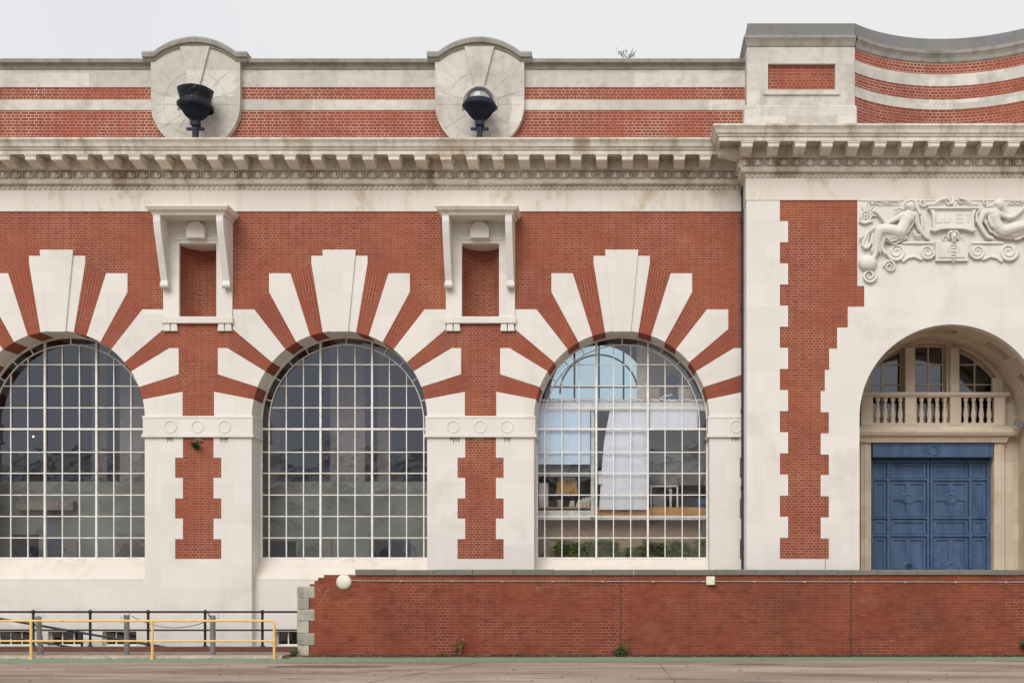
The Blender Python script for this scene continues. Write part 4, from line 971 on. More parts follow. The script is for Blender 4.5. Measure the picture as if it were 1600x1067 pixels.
def lettering(txt, px0, px1, py0, py1, depth=.05, y=YR, bold=.0, name='lettering'):
    cu = bpy.data.curves.new('t', 'FONT'); cu.body = txt; cu.extrude = .5 * depth / max(.01, 1); cu.size = 1; cu.offset = bold
    o = bpy.data.objects.new('t', cu); COL.objects.link(o); dg = bpy.context.evaluated_depsgraph_get(); dg.update()
    me = bpy.data.meshes.new_from_object(o.evaluated_get(dg)); bpy.data.objects.remove(o)
    xs_ = [v.co.x for v in me.vertices]; ys_ = [v.co.y for v in me.vertices]
    for v in me.vertices:
        a = (v.co.x - min(xs_)) / (max(xs_) - min(xs_)); b = (v.co.y - min(ys_)) / (max(ys_) - min(ys_)); dd = v.co.z
        v.co = (rx(px0) + a * (rx(px1) - rx(px0)), y - .02 - dd, rz(py1) + b * (rz(py0) - rz(py1)))
    me.materials.clear(); me.materials.append(M['stone']); uu = me.uv_layers.new(name='UVMap') if not me.uv_layers else me.uv_layers[0]
    no = bpy.data.objects.new(name, me); COL.objects.link(no); no.parent = rel_o; return no
lettering('ELECTRICITY', 1356, 1404.5, 314.4, 320.3, .07)
lettering('LOCOMOTION', 1575, 1627, 314.4, 320.3, .07)
for ch, a, b in (('L', 1459.5, 1470.5), ('U', 1473, 1483.5), ('E', 1492.5, 1503), ('T', 1507, 1515.5)): lettering(ch, a, b, 336.5, 350.5, .022, YR - .125)

# ================================================================= things fixed to or standing on the building
# drainpipe in the corner
dp = MB(); xd = X(1162.5, -.2); dp.tube([(xd, -.2, 15.85), (xd, -.2, -.3)], .098, 14)
d = empty('drainpipe', 'dark blue downpipe running down the corner between the brick wall and the pavilion', 'drainpipe', (xd, -.2, 0))
o = dp.build('pipe', M['pipe_blue'], d); o.location = (-xd, .2, 0)
for y in (300, 345, 480, 640, 760, 850):
    o = MB().tube([(xd, -.2, Z(y)), (xd, -.2, Z(y) - .14)], .122, 14).build('collar', M['pipe_blue'], d); o.location = (-xd, .2, 0)

# lanterns
def lantern_base(t):
    MB().box(-.12, .12, -.12, .12, 0, .62).build('post', M['navy'], t, bevel=.03)
    MB().box(-.42, .42, -.07, .07, .40, .52).build('crossarm', M['navy'], t, bevel=.02)
    MB().box(-.20, .20, -.20, .20, .56, .86).build('collar', M['navy'], t, bevel=.05)
    prof = [(.0, .80), (.20, .80), (.26, .92), (.46, 1.10), (.60, 1.30), (.66, 1.42), (.78, 1.44), (.82, 1.50), (.78, 1.55), (.71, 1.57), (.71, 1.68), (.66, 1.74), (.0, 1.75)]
    bowl = MB().lathe(prof, (0, 0, 0), 32)
    for k in range(20):
        a = 2 * PI * k / 20; ca, sa = math.cos(a), math.sin(a); bowl.tube([(.25 * ca, .25 * sa, .90), (.47 * ca, .47 * sa, 1.10), (.61 * ca, .61 * sa, 1.30), (.67 * ca, .67 * sa, 1.42)], .022, 5)
    return bowl.build('bowl', M['navy'], t, recalc=False)
YLN = -.98
lz = 17.19
L2 = empty('wall_lantern', 'dark iron bowl lantern with clear glass globe before the right stone roundel', 'lantern', (X(749.5, YLN), YLN, lz))
L2.scale = (.72, .72, .72); bo2 = lantern_base(L2)
MB().lathe([(.66, 1.74), (.655, 1.85), (.60, 2.02), (.50, 2.18), (.35, 2.30), (.18, 2.37), (0, 2.39)], (0, 0, 0), 28).build('globe', M['glass_clear'], L2, recalc=False)
MB().tube([(0, 0, 1.75), (0, 0, 1.95)], [.09, .05], 10).build('lamp_holder', M['white_obj'], L2)
L1_ = empty('wall_lantern', 'dark iron bowl lantern wrapped in black plastic before the left stone roundel', 'lantern', (X(305.5, YLN), YLN, lz))
L1_.scale = (.72, .72, .72); b1 = lantern_base(L1_)
mb = MB(); vs = []; fs = []; n = 40; hs_ = [1.40, 1.5, 1.58, 1.68, 1.78, 1.92, 2.08, 2.24, 2.27, 2.24]; rr = [.80, .83, .80, .70, .68, .72, .78, .80, .74, .0]
for j, (h, r) in enumerate(zip(hs_, rr)):
    for k in range(n):
        a = 2 * PI * k / n; d_ = .035 * noise.noise((3 * math.cos(a), 3 * math.sin(a), h * 6)) + .025 * noise.noise((9 * math.cos(a), 9 * math.sin(a), h * 14))
        tilt = .07 * math.cos(a) * (-1 if h < 1.7 else .15)
        vs.append(((r + d_ * (r > 0)) * math.cos(a), (r + d_ * (r > 0)) * math.sin(a), h + tilt + .25 * d_ * (j < 7)))
for j in range(len(hs_) - 1):
    for k in range(n): a = j * n + k; b = j * n + (k + 1) % n; fs.append((a, b, b + n, a + n))
mb.add(vs, fs).build('plastic_cover', M['dark_plastic'], L1_)

# floodlight on the porch jamb
fx, fy, fz = PAVC + RE, .62, Z(665, .62)
fl = empty('floodlight', 'small dark floodlight on the right jamb of the porch', 'floodlight', (fx, fy, fz))
MB().box(-.10, .0, -.04, .04, -.03, .03).build('bracket', M['dark_obj'], fl)
mb = MB().box(-.38, -.08, -.15, .15, -.10, .12); o = mb.build('lamp_head', M['post_grey'], fl, bevel=.02); o.rotation_euler = (.25, .3, 0)

# ================================================================= boundary wall
YW = -3.0; wz = lambda y: Z(y, YW); wxp = lambda x: X(x, YW); XR = 26
bw = empty('boundary_wall', 'long low red brick wall with grey coping and a broken stepped left end', 'wall', (wxp(464), YW, 0))
def wpart(mb, name, mat, bevel=0):
    o = mb.build(name, mat, bw, bevel=bevel); o.location = (-wxp(464), -YW, 0); return o
st = [(484, 1030), (484, 912), (491.5, 912), (491.5, 907), (497, 907), (497, 902), (506, 902), (506, 897.6), (555, 897.6)]
P = [(wxp(a), wz(b) if b < 1029 else -.3) for a, b in st] + [(XR, wz(897.6)), (XR, -.3)]
wpart(MB().prism(list(reversed(P)), YW, YW + .42), 'brickwork', M['brick_wall'])
def joint(px): wpart(MB().box(wxp(px) - .014, wxp(px) + .014, YW - .006, YW + .01, .0, wz(899)), 'movement_joint', M['dirt'])
joint(969.5); joint(1329.5)
qr = [(916, 934.5, 491.8), (934.5, 952, 483), (952, 970.2, 491.8), (970.2, 989.3, 483), (989.3, 1008, 491.8), (1008, 1030, 483)]
for y0, y1, xr in qr:
    wpart(MB().box(wxp(463.8) + random.uniform(0, .02), wxp(xr), YW - .025, YW + .44, wz(y1) + .008 if y1 < 1029 else -.2, wz(y0)), 'quoin_stone', M['stone_old'], .02)
x = wxp(555.5); i = 0
while x < XR:
    w = 1.27 + random.uniform(-.04, .04); zt = wz(889.6) + random.uniform(-.012, .012)
    mb = MB().xprism([(YW - .07, wz(897.6) + .003), (YW - .07, zt - .03), (YW - .03, zt), (YW + .46, zt), (YW + .48, wz(897.6) + .003)], x + .006, min(x + w, XR) - .006)
    wpart(mb, 'coping_stone', M['coping_wall']); x += w
wpart(MB().box(wxp(484) + .02, XR, YW - .035, YW + .01, -.1, .06), 'footing', M['dirt'])

rnd = random.Random(21); mk = MB()
def mark(x0, y0, x1, y1, w=.0055): mk.tube([(wxp(x0), YW - .001, wz(y0)), (wxp((x0 + x1) / 2) + rnd.uniform(-.02, .02), YW - .001, wz((y0 + y1) / 2)), (wxp(x1), YW - .001, wz(y1))], w, 4)
for q in ((496, 948, 514, 918), (507, 924, 515, 921), (494, 915, 502, 926), (508, 934, 513, 940), (838, 917, 858, 916), (838, 917, 843, 926), (842, 945, 849, 946), (1403, 995, 1408, 991), (1408, 991, 1411, 994), (1389, 1001, 1400, 999), (1345, 961, 1352, 961), (745, 978, 752, 978), (760, 985, 768, 990), (1130, 978, 1136, 978)): mark(*q)
wpart(mk, 'white_scratches', M['kerb'])
# fittings on the wall
cd = empty('cable_conduit', 'thin pale conduit running along the top of the low brick wall', 'conduit', (wxp(549), YW, wz(906)))
o = MB().tube([(wxp(549) - wxp(549), -.03, 0)] + [(xx - wxp(549), -.03, -.02 - .0018 * (xx - wxp(549)) + .008 * noise.noise((xx, 0, 0))) for xx in [wxp(560) + k * .8 for k in range(46)]], .013, 8).build('pipe', M['conduit'], cd)
mb = MB()
for k in range(1, 20): mb.box(k * 1.6 - .03, k * 1.6 + .03, -.055, 0, -.05 - .0018 * k * 1.6, .0 - .0018 * k * 1.6)
mb.build('clip', M['conduit'], cd)
rl = empty('bulkhead_lamp', 'round cream bulkhead lamp on the stepped end of the low brick wall', 'wall lamp', (wxp(537.5), YW, wz(909)))
mb = MB().lathe([(0, .11), (.15, .105), (.205, .08), (.235, .04), (.235, 0)], (0, 0, 0), 32); mb.v = [(x_, -z_, y_) for x_, y_, z_ in mb.v]; mb.build('diffuser', M['cream_plastic'], rl)
MB().ring((0, -.015, 0), .235, .014, seg=32).build('rim', M['conduit'], rl)
jb = empty('junction_box', 'square cream junction box on the conduit of the low brick wall', 'junction box', (wxp(1110), YW, wz(907)))
MB().box(-.14, .14, -.11, 0, -.14, .14).build('casing', M['cream_plastic'], jb, bevel=.02); MB().box(-.125, .125, -.125, -.108, -.125, .125).build('lid', M['cream_plastic'], jb, bevel=.01)

# ================================================================= railings and posts
YK = -1.0; kz = lambda y: Z(y, YK); kx = lambda x: X(x, YK)
pl = empty('low_plinth', 'low brown brick plinth under the black railing', 'plinth', (-20, YK, 0))
o = MB().box(-30 + 20, kx(466) + 20, -.12, .12, -.1, .185).build('brickwork', M['plinth_brick'], pl, bevel=.02)
br = empty('area_railing', 'black tubular railing with ball joints along the white building base', 'railing', (kx(231), YK, .185))
ox, oz = kx(231), .185
zt, zm = kz(955.5) - oz, kz(984) - oz
MB().tube([(-30 - ox, 0, zt), (kx(466) - ox, 0, zt)], .036, 10).build('top_rail', M['black_metal'], br)
MB().tube([(-30 - ox, 0, zm), (kx(466) - ox, 0, zm)], .03, 10).build('middle_rail', M['black_metal'], br)
for px in (-38, 52, 141, 231.5, 320.5, 410):
    x_ = kx(px) - ox; mb = MB().tube([(x_, 0, 0), (x_, 0, zt)], .045, 10); mb.ball((x_, 0, zt), .075, .075, .075); mb.ball((x_, 0, zm), .065, .065, .065); mb.lathe([(.09, 0), (.09, .03), (.05, .04)], (x_, 0, 0), 12); mb.build('post', M['black_metal'], br)
hr = empty('stair_handrail', 'sloping black double handrail going down the area steps behind the railing', 'handrail', (X(0, -.3), -.3, 0))
hx = X(0, -.3)
MB().tube([(X(-120, -.3) - hx, 0, Z(944, -.3)), (X(0, -.3) - hx, 0, Z(966, -.3)), (X(300, -.3) - hx, 0, Z(1018, -.3))], .04, 10).build('upper_rail', M['black_metal'], hr)
MB().tube([(X(-120, -.3) - hx, 0, Z(972, -.3)), (X(0, -.3) - hx, 0, Z(992, -.3)), (X(240, -.3) - hx, 0, Z(1032, -.3))], .034, 10).build('lower_rail', M['black_metal'], hr)
for px, y0, y1 in ((-60, 955, 1062), (128, 988, 1090)): x_ = X(px, -.3) - hx; MB().tube([(x_, 0, Z(y0, -.3)), (x_, 0, Z(y1, -.3))], .04, 8).build('post', M['black_metal'], hr)

YY = -4.25; yzf = lambda y: Z(y, YY); yx = lambda x: X(x, YY)
yr = empty('yellow_railing', 'yellow tubular guard railing standing on the road edge', 'railing', (yx(238), YY, 0)); ox = yx(238)
zt, zm = yzf(969.5), yzf(1001)
xe_ = yx(428.5) - ox
MB().tube([(-30 - ox, 0, zt)] + [(xe_ - .10, 0, zt), (xe_ - .04, 0, zt - .02), (xe_, 0, zt - .07), (xe_, 0, zt - .16)], .034, 10).build('top_rail', M['yellow'], yr)
MB().tube([(-30 - ox, 0, zm), (xe_, 0, zm)], .030, 10).build('middle_rail', M['yellow'], yr)
for px in (-142, 48.5, 238, 428.5):
    x_ = yx(px) - ox; top = zt - .02 if px < 400 else zt - .1; mb = MB().tube([(x_, 0, 0), (x_, 0, top)], .042, 10); mb.tube([(x_ - .07, 0, zm), (x_ + .0, 0, zm)], .045, 10); mb.lathe([(.08, 0), (.08, .02), (.05, .03)], (x_, 0, 0), 12); mb.build('post', M['yellow'], yr)

def stake(px, top, base, lean, label):
    Yp = -3.82; zb = .095; x_ = X(px, Yp); h = Z(top, Yp) - zb
    t = empty('grey_post', label, 'post', (x_, Yp, zb), 'grey stakes along the kerb')
    mb = MB(); n = 8; mb.tube([(lean * h * k / n, 0, h * k / n) for k in range(n + 1)], [.085 + .006 * math.sin(k * 2.1 + px) for k in range(n + 1)], 9); mb.build('shaft', M['post_grey'], t)
    w = MB()
    for q in range(7):
        a = random.uniform(0, 2 * PI); l = random.uniform(.12, .3); pts = [(lean * h + .08 * math.cos(a), .08 * math.sin(a), h - .03 - .04 * (q % 3))]
        for s in range(5): p = pts[-1]; pts.append((p[0] + l / 5 * math.cos(a + s * .5), p[1] + l / 5 * math.sin(a), p[2] + random.uniform(-.03, .06)))
        w.tube(pts, .007, 4)
    w.build('loose_wire', M['wire'], t); return t
stake(64, 963, 1025, -.07, 'leaning grey stake at the left end of the kerb')
stake(198.5, 960.5, 1025, -.008, 'upright grey stake with frayed wire at the middle of the kerb')
stake(332.5, 961, 1025, 0, 'upright grey stake at the right end of the sagging wire')
p0, p1 = (X(206, -3.8), Z(962, -3.8)), (X(328, -3.8), Z(968, -3.8)); sag = .30
pts = []
for k in range(17): t = k / 16; pts.append((p0[0] + (p1[0] - p0[0]) * t, -3.8, p0[1] + (p1[1] - p0[1]) * t - sag * 4 * t * (1 - t)))
wo_ = MB().tube(pts, .012, 5).build('sagging_wire', M['wire'])
tag(wo_, 'thin wire sagging between two grey stakes behind the yellow railing', 'wire')

# ================================================================= plants
def leafy(name, label, px, py, Y, n, R, H, leaf, mat, up=.6, stem=True, cat='plant', droop=0):
    t = empty(name, label, cat, (X(px, Y), Y, Z(py, Y) if py else 0)); lv = MB(); stm = MB(); rnd = random.Random(int(px * 7))
    nst = max(3, n // 14); tips = []
    for i in range(nst):
        a = rnd.uniform(0, 2 * PI); r = R * rnd.uniform(.2, 1); h = H * rnd.uniform(.45, 1); e = Vector((r * math.cos(a), -abs(r * math.sin(a)) * .7, h - droop * r)); tips.append(e)
        stm.tube([(0, 0, 0), tuple(e * .5 + Vector((0, 0, h * .12))), tuple(e)], [.012, .009, .004], 5)
    for i in range(n):
        e = tips[i % nst]; tt = rnd.uniform(.3, 1.05); p = e * tt + Vector((rnd.gauss(0, .05), rnd.gauss(0, .05), rnd.gauss(0, .05) + H * .1 * tt)) * (R / .3)
        d = Vector((rnd.gauss(0, 1), rnd.gauss(0, 1) - .3, rnd.gauss(up, .7))).normalized(); s_ = d.orthogonal().normalized(); s_.rotate(Matrix.Rotation(rnd.uniform(0, 6), 3, d)); L = leaf * rnd.uniform(.6, 1.3); w = L * .3
        lv.add([p, p + d * L * .5 + s_ * w, p + d * L, p + d * L * .5 - s_ * w], [(0, 1, 2, 3)])
    lv.build('leaves', mat, t, recalc=False); stm.build('stem', M['bark'], t, recalc=False); return t
leafy('wall_fern', 'small dark fern growing from the brick pier under the left stone band', 308.5, 699, -.03, 110, .22, .22, .11, M['dark_leaf'], .1, droop=.5)
leafy('weed', 'bushy green weed at the foot of the low brick wall by a vertical joint', 971, 1027, -3.12, 220, .27, .33, .10, M['green_leaf'], .4)
leafy('dry_weed', 'tall dry brown weed against the low brick wall', 716, 1027, -3.1, 120, .22, .62, .09, M['dry_leaf'], .9)
leafy('weed', 'small weed at the foot of the grey quoin stones', 461, 1026, -3.2, 90, .22, .22, .09, M['green_leaf'], .5)
leafy('weed', 'low dusty green weed left of the dry brown weed', 694, 1028, -3.15, 50, .2, .10, .08, M['green_leaf'], .4)
leafy('weed', 'low yellowed grass tuft right of the dry brown weed', 766, 1028, -3.15, 50, .26, .07, .08, M['dry_leaf'], .3)
leafy('weed', 'dark sprig by the low brick wall at the right picture edge', 1601, 1014, -3.1, 60, .2, .2, .12, M['dark_leaf'], .3)
t = empty('parapet_shrub', 'sparse twiggy shrub sprouting on top of the parapet', 'plant', (X(980, .1), .1, Z(95, .1)))
tw = MB(); lv = MB(); rnd = random.Random(4)
for k in range(16):
    x = rnd.uniform(-.1, .1); dx = rnd.uniform(-.45, .45); h = rnd.uniform(.2, .38); p = [(x, 0, 0), (x + dx * .5, rnd.uniform(-.1, .1), h * .6), (x + dx, rnd.uniform(-.15, .15), h)]; tw.tube(p, [.008, .006, .003], 4)
    for j in range(4):
        q = Vector(p[1]).lerp(Vector(p[2]), rnd.uniform(0, 1.15)) + Vector((rnd.gauss(0, .03), rnd.gauss(0, .03), rnd.gauss(0, .03))); d = Vector((rnd.gauss(0, 1), rnd.gauss(0, 1), rnd.gauss(.5, .7))).normalized() * .055; s_ = d.orthogonal() * .4
        lv.add([q, q + d * .5 + s_, q + d, q + d * .5 - s_], [(0, 1, 2, 3)])
tw.build('twigs', M['post_grey'], t, recalc=False); lv.build('leaves', M['green_leaf'], t, recalc=False)

rnd = random.Random(17); lt_ = MB()
for k in range(900):
    x = rnd.uniform(-22, 14); y = (-4.2 if x < -10.6 else -3.08) - abs(rnd.gauss(0, .16)) if rnd.random() < .62 else rnd.uniform(-13, -4.4); zz = .012; L = rnd.uniform(.02, .055); a = rnd.uniform(0, 6.28)
    u = Vector((math.cos(a), math.sin(a), 0)) * L; v = Vector((-math.sin(a), math.cos(a), 0)) * L * .5; p = Vector((x, y, zz))
    lt_.add([p - u, p + v + Vector((0, 0, rnd.uniform(0, .03))), p + u + Vector((0, 0, rnd.uniform(0, .02))), p - v], [(0, 1, 2, 3)])
tag(lt_.build('leaf_litter', M['dry_leaf'], recalc=False), 'small dry leaves scattered along the wall foot and kerb', 'litter', kind='stuff')
gr_ = MB()
for k in range(1500):
    x = rnd.uniform(-10.6, 14); x = x if rnd.random() < .5 else rnd.choice((-10.4, -9, -6.2, -4.9, -2.6, -.6, 1.5, 4.2, 7.7, 11.0)) + rnd.gauss(0, .35); y = -3.04 - abs(rnd.gauss(0, .06)); h = rnd.uniform(.03, .12); dx = rnd.gauss(0, .03)
    gr_.add([(x - .006, y, 0), (x + .006, y, 0), (x + dx, y - rnd.uniform(0, .05), h)], [(0, 1, 2)])
tag(gr_.build('grass', M['dry_leaf'], recalc=False), 'thin dry grass along the foot of the low wall', 'grass', kind='stuff')
# ================================================================= things inside the third window
def at3(x0, x1, y0, y1, Y): return X(x0, Y), X(x1, Y), Z(y1, Y), Z(y0, Y)
def panel(name, label, cat, x0, x1, y0, y1, Y, mat, th=.02, rod=False):
    a, b, c_, d = at3(x0, x1, y0, y1, Y); t = empty(name, label, cat, ((a + b) / 2, Y, c_)); w = (b - a) / 2; h = d - c_
    n = 24; m_ = MB(); vs = []; fs = []
    for i in range(n + 1):
        x = -w + 2 * w * i / n; o_ = .012 * math.sin(i * 1.3); vs += [(x, o_, 0), (x, o_, h), (x, o_ + th, h), (x, o_ + th, 0)]
    for i in range(n):
        for k in range(4): q = i * 4 + k; r_ = i * 4 + (k + 1) % 4; fs.append((q, r_, r_ + 4, q + 4))
    m_.add(vs, fs).build('fabric', mat, t)
    MB().box(-w, w, -.03, .03, -.03, .0).build('bottom_bar', M['white_obj'], t)
    return t
panel('roller_blind', 'pale blue roller blind filling the left upper panes of the right window', 'blind', 838, 922, 641, 724, 1.10, M['blind_blue'])
panel('roller_blind', 'short white roller blind in the upper right panes of the right window', 'blind', 1015, 1090, 640, 671, 1.10, M['blind'])
t = empty('hanging_sheet', 'large white sheet hanging askew in the middle of the right window', 'sheet', (X(975, 1.14), 1.14, Z(796, 1.14)))
P = [(X(a, 1.14) - X(975, 1.14), Z(b, 1.14) - Z(796, 1.14)) for a, b in [(936, 796), (1012, 796), (1012, 641), (953, 641), (947, 672), (944, 690), (940, 735)]]
MB().prism(P, -.01, .015).build('fabric', M['blind'], t); MB().box(P[3][0], P[2][0], -.05, .05, P[2][1], P[2][1] + .06).build('roller', M['white_obj'], t)
def boxes(name, label, cat, parts, loc_px, Y):
    lx, lz_ = X(loc_px[0], Y), Z(loc_px[1], Y); t = empty(name, label, cat, (lx, Y, lz_))
    for pn, mat, x0, x1, y0, y1, d0, d1 in parts:
        a, b, c_, d = at3(x0, x1, y0, y1, Y); MB().box(a - lx, b - lx, d0, d1, c_ - lz_, d - lz_).build(pn, mat, t, bevel=.008)
    return t
boxes('window_post', 'white upright post beside the left mullion of the right window', 'post', [('shaft', M['white_obj'], 923, 929, 641, 806, 0, .1), ('foot', M['white_obj'], 921.5, 930.5, 806, 808, -.02, .12)], (926, 808), 1.2)
boxes('grey_screen', 'dark grey board below the pale blue blind', 'board', [('board', M['board_grey'], 838, 922, 724, 742, 0, .03), ('rail', M['white_obj'], 838, 922, 742, 743.5, -.01, .05)], (880, 743), 1.4)
boxes('grey_screen', 'large grey board behind the lower right panes', 'board', [('board', M['board_grey'], 1014, 1106, 672, 756, 0, .03), ('rail', M['board_grey'], 1014, 1106, 756, 758, -.01, .05)], (1060, 758), 2.2)
boxes('workbench', 'wooden workbench top with white front behind the right window', 'bench', [('top', M['orange_board'], 838, 1106, 792, 794, 0, .9), ('front', M['white_obj'], 838, 1106, 806.5, 812, .02, .1), ('apron', M['white_obj'], 838, 924, 797, 806, .05, .08), ('plywood_front', M['orange_board'], 924, 1106, 794.2, 805.8, .0, .04), ('leg', M['board_grey'], 842, 846, 812, 874, .1, .3), ('leg', M['board_grey'], 1098, 1102, 812, 874, .1, .3)], (970, 874), 1.3)
boxes('display_board', 'tall narrow white board standing on the bench by the left jamb', 'board', [('board', M['white_obj'], 842, 856, 754, 792, 0, .05), ('edge', M['paper'], 856.3, 857, 754, 792, 0, .05)], (849, 792), 1.5)
# ochre garment: folded cloth on a rail
t = empty('ochre_cloth', 'ochre pleated cloth hanging behind the lower left panes', 'cloth', (X(886, 1.7), 1.7, Z(772, 1.7)))
m_ = MB(); vs = []; fs = []; n = 40; zt_ = Z(746, 1.7) - Z(772, 1.7)
for i in range(n + 1):
    u = i / n; y_ = .05 * math.sin(u * 30); xb_ = (u - .5) * 36 * K(1.7); xt_ = (u - .5) * 27 * K(1.7); vs += [(xb_, y_, 0), (xt_, y_ * .5, zt_ * (1 - .06 * abs(u - .5)))]
for i in range(n): fs.append((i * 2, i * 2 + 2, i * 2 + 3, i * 2 + 1))
m_.add(vs, fs, smooth=True).build('fabric', M['ochre_cloth'], t, recalc=False); MB().tube([(-.5, .03, zt_ + .02), (.5, .03, zt_ + .02)], .02, 6).build('rail', M['blue_obj'], t)
boxes('blue_shelf', 'thin blue shelf under the ochre cloth', 'shelf', [('board', M['blue_obj'], 857, 922, 772, 774.5, 0, .3), ('bracket', M['dark_obj'], 920, 922, 774.5, 782, .2, .3)], (890, 774), 1.6)
t = empty('plant_pot', 'small white plant pot standing on the bench', 'pot', (X(875, 1.5), 1.5, Z(791.5, 1.5))); MB().lathe([(.0, 0), (.085, 0), (.115, .20), (.125, .20), (.125, .23), (.1, .23), (.0, .2)], (0, 0, 0), 16).build('pot', M['white_obj'], t)
lb = ['short yellowed book left of the leaning books', 'thin cream book beside the shortest book', 'leaning cream book left in the row on the bench', 'tall leaning cream book in the middle of the row', 'widest pale book of the leaning row', 'tall pale book at the right end of the row']
for i, (x0, w_, h_, ln) in enumerate(((889, 4, 10, .2), (894, 3, 10, .05), (899, 5, 13, .35), (904.5, 4.5, 15, .35), (910, 5, 16, .28), (916, 4.5, 16, .2))):
    a = empty('book', lb[i], 'book', (X(x0, 1.5), 1.5, Z(791.8, 1.5)), 'books on the bench'); W_, H_ = w_ * K(1.5), h_ * K(1.5)
    MB().box(0, W_, 0, .3, 0, H_).build('cover', M['paper'], a, bevel=.006); MB().box(.01, W_ - .01, .01, .295, H_ - .004, H_ + .006).build('pages', M['white_obj'], a); a.rotation_euler = (0, ln, 0)
t = empty('tube_lamp', 'white cylinder lamp hanging by the left mullion', 'lamp', (X(937, 1.15), 1.15, Z(757, 1.15))); hh = Z(736, 1.15) - Z(757, 1.15)
MB().lathe([(.0, .02), (.10, 0), (.10, .05), (.085, .08), (.085, hh), (0, hh)], (0, 0, 0), 16).build('shade', M['white_obj'], t); MB().tube([(0, 0, hh), (0, 0, hh + .35)], .012, 6).build('cord', M['dark_obj'], t)
boxes('table_frame', 'white square table frame behind the lower right panes', 'frame', [('top', M['white_obj'], 1015, 1060, 758, 760.5, 0, .3), ('leg', M['white_obj'], 1016, 1018.5, 760.7, 793, 0, .06), ('leg', M['white_obj'], 1057, 1060, 760.7, 793, 0, .06), ('inner_post', M['paper'], 1046, 1050, 763, 793, .1, .16), ('drawer', M['board_grey'], 1020, 1040, 772, 792, .1, .3)], (1038, 793), 1.6)
t = empty('machine', 'dark machine on the bench in the lower right corner', 'machine', (X(1085, 1.8), 1.8, Z(793, 1.8)))
mb = MB().box(-.45, .42, 0, .5, .0, .40); mb.build('body', M['dark_obj'], t, bevel=.04); mb = MB().ball((-.1, .1, .48), .32, .2, .12); mb.build('hood', M['dark_obj'], t); MB().box(.1, .42, -.05, .02, .12, .32).build('control_panel', M['blue_obj'], t)
boxes('cardboard_box', 'brown cardboard box on the mezzanine left of the blue bag', 'box', [('body', M['card'], 1012, 1030, 606, 628, 0, .5), ('flap', M['card'], 1012, 1022, 604.5, 605.8, 0, .5)], (1021, 628), 1.45)
boxes('cardboard_box', 'pale box at the right end of the mezzanine', 'box', [('body', M['paper'], 1060, 1082, 606, 628, 0, .5), ('flap', M['paper'], 1060, 1070, 604, 605.8, 0, .5)], (1071, 628), 1.45)
t = empty('blue_bag', 'crumpled blue bag behind the upper right panes', 'bag', (X(1050, 1.9), 1.9, Z(627, 1.9))); mb = MB().ball((0, 0, .06), .3, .2, .09, 14, 8); mb.v = [(x_ + .04 * noise.noise((x_ * 6, y_ * 6, z_ * 9)), y_, z_ + .05 * noise.noise((x_ * 5, 3, z_ * 5))) for x_, y_, z_ in mb.v]; mb.build('body', M['blue_obj'], t)
t = empty('blue_bag', 'dark blue sack hanging high in the upper right panes', 'bag', (X(1050, 2.4), 2.4, Z(603, 2.4))); mb = MB().ball((0, 0, .2), .24, .2, .2, 14, 8); mb.v = [(x_ + .06 * noise.noise((x_ * 6, y_ * 6, z_ * 9)), y_, z_ + .05 * noise.noise((x_ * 5, 3, z_ * 5))) for x_, y_, z_ in mb.v]; mb.build('body', M['blue_obj'], t)
t = empty('paper_roll', 'white paper roll leaning beside the blue bag', 'roll', (X(1035, 1.8), 1.8, Z(624, 1.8))); MB().tube([(-.2, 0, .02), (.35, .05, .18)], .045, 10).build('roll', M['white_obj'], t)
rnd = random.Random(3); mb = MB()
for k in range(60):
    x = X(848 + k * 4.3, 1.2); mb.ball((x, 1.20, Z(625, 1.2) + rnd.uniform(-.03, .03)), rnd.uniform(.05, .16), .06, rnd.uniform(.02, .06), 7, 5)
tag(mb.build('torn_insulation', M['white_obj']), 'torn white insulation strip along the mezzanine edge', 'insulation')
xx = X(1003, 3); boxes('tan_column', 'tan column beside the bright far window upstairs', 'column', [('shaft', M['paper'], 995, 1010, 525, 628, 0, .3), ('base', M['card'], 993, 1012, 624, 629, -.03, .33)], (1003, 629), 1.7)
# planter with shrubs behind the lowest panes
hg = empty('hedge', 'row of green shrubs behind the lowest panes of the right window', 'hedge', (X(985, 1.45), 1.45, 2.9)); lv = MB(); rnd = random.Random(11)
for k in range(5200):
    u = rnd.random(); x = X(866 + 240 * u, 1.45) - X(985, 1.45); top = Z(846, 1.45) - 2.9 + .12 * noise.noise((x * 1.4, 0, 0)) - (.22 if .42 < u < .58 else 0) ; z = .15 + (top - .15) * math.sqrt(rnd.random()); y = rnd.uniform(-.2, .25)
    if noise.noise((x * 3, y * 3, z * 3)) < -.12: continue
    p = Vector((x, y, z)); d = Vector((rnd.gauss(0, 1), rnd.gauss(0, 1), rnd.gauss(.3, .8))).normalized() * .07; s_ = d.orthogonal() * .45; lv.add([p, p + d * .5 + s_, p + d, p + d * .5 - s_], [(0, 1, 2, 3)])
lv.build('leaves', M['hedge_leaf'], hg, recalc=False); MB().box(-2.8, 2.6, -.25, .35, 0, .3).build('planter', M['earth'], hg)
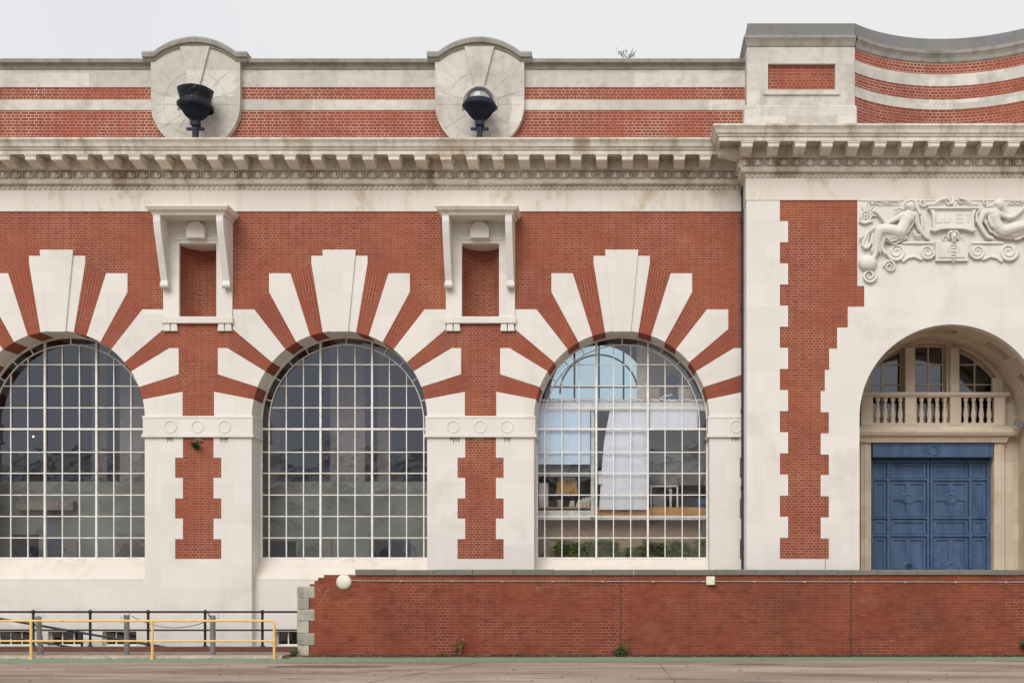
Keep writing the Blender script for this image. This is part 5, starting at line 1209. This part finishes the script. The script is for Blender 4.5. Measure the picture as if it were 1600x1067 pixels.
# hanging bulbs in the middle window
t = empty('pendant_bulb', 'small lit bulb hanging inside the middle window', 'lamp', (X(515.5, 3), 3, Z(787, 3))); MB().ball((0, 0, .05), .05, .05, .06).build('bulb', M['bulb'], t); MB().tube([(0, 0, .13), (0, 0, .45)], .05, 8).build('holder', M['interior_col'], t); MB().tube([(0, 0, .4), (0, 0, 7)], .01, 5).build('cord', M['dark_obj'], t)
t = empty('pendant_bulb', 'tiny bright bulb hanging inside the left window', 'lamp', (X(52, 4), 4, Z(684, 4))); MB().ball((0, 0, .05), .032, .032, .035).build('bulb', M['bulb'], t); MB().tube([(0, 0, .1), (0, 0, 5)], .01, 5).build('cord', M['dark_obj'], t)

# ================================================================= what the windows mirror: shed and trees across the yard
sh = empty('shed', 'long pale shed with a corrugated roof across the yard', 'shed', (-36, -62, 0))
sx0, sx1 = -36, 64  # right part lengthened out of view to darken the right window's sky reflection
MB().box(sx0, sx1, -16, 0, 0, 10.6).build('wall', M['shed_wall'], sh)
MB().xprism([(.6, 10.4), (.6, 10.65), (-8, 14.6), (-17, 10.65), (-17, 10.4), (-8, 14.3)], sx0 - .5, sx1 + .5).build('roof', M['shed_roof'], sh)
MB().xprism([(.3, 8.2), (.3, 8.35), (0, 9.0), (0, 8.8)], sx0, sx1).build('canopy', M['shed_roof'], sh)
for k in range(12):
    x = sx0 + 5 + k * 7.6; w = MB().box(x - 1.5, x + 1.5, .01, .08, 3.2, 5.6).build('window', M['shed_roof'], sh); MB().box(x - 1.4, x + 1.4, .06, .1, 3.3, 5.5).build('pane', M['dark_obj'], w)
def tree(x, y, h, seed, label):
    t = empty('tree', label, 'tree', (x, y, 0)); rnd = random.Random(seed)
    MB().tube([(0, 0, 0), (.1, 0, h * .3), (0, .1, h * .6)], [.35, .25, .12], 8).build('trunk', M['bark'], t); c = MB()
    cl = [(rnd.gauss(0, 1.6), rnd.gauss(0, 1.6), h * rnd.uniform(.45, 1)) for _ in range(16)]
    for k in range(2600):
        q = rnd.choice(cl); p = Vector((q[0] + rnd.gauss(0, .8), q[1] + rnd.gauss(0, .8), q[2] + rnd.gauss(0, .6))); d = Vector((rnd.gauss(0, 1), rnd.gauss(0, 1), rnd.gauss(0, 1))).normalized() * .35; s_ = d.orthogonal() * .5; c.add([p, p + d * .5 + s_, p + d, p + d * .5 - s_], [(0, 1, 2, 3)])
    c.build('crown', M['dark_leaf'], t, recalc=False)
tree(-52, -84, 16.2, 1, 'broad tree behind the shed roof at its left end'); tree(-60, -84, 15.2, 2, 'lower tree left of the shed'); tree(-44, -86, 16.5, 5, 'tree behind the middle of the shed roof')
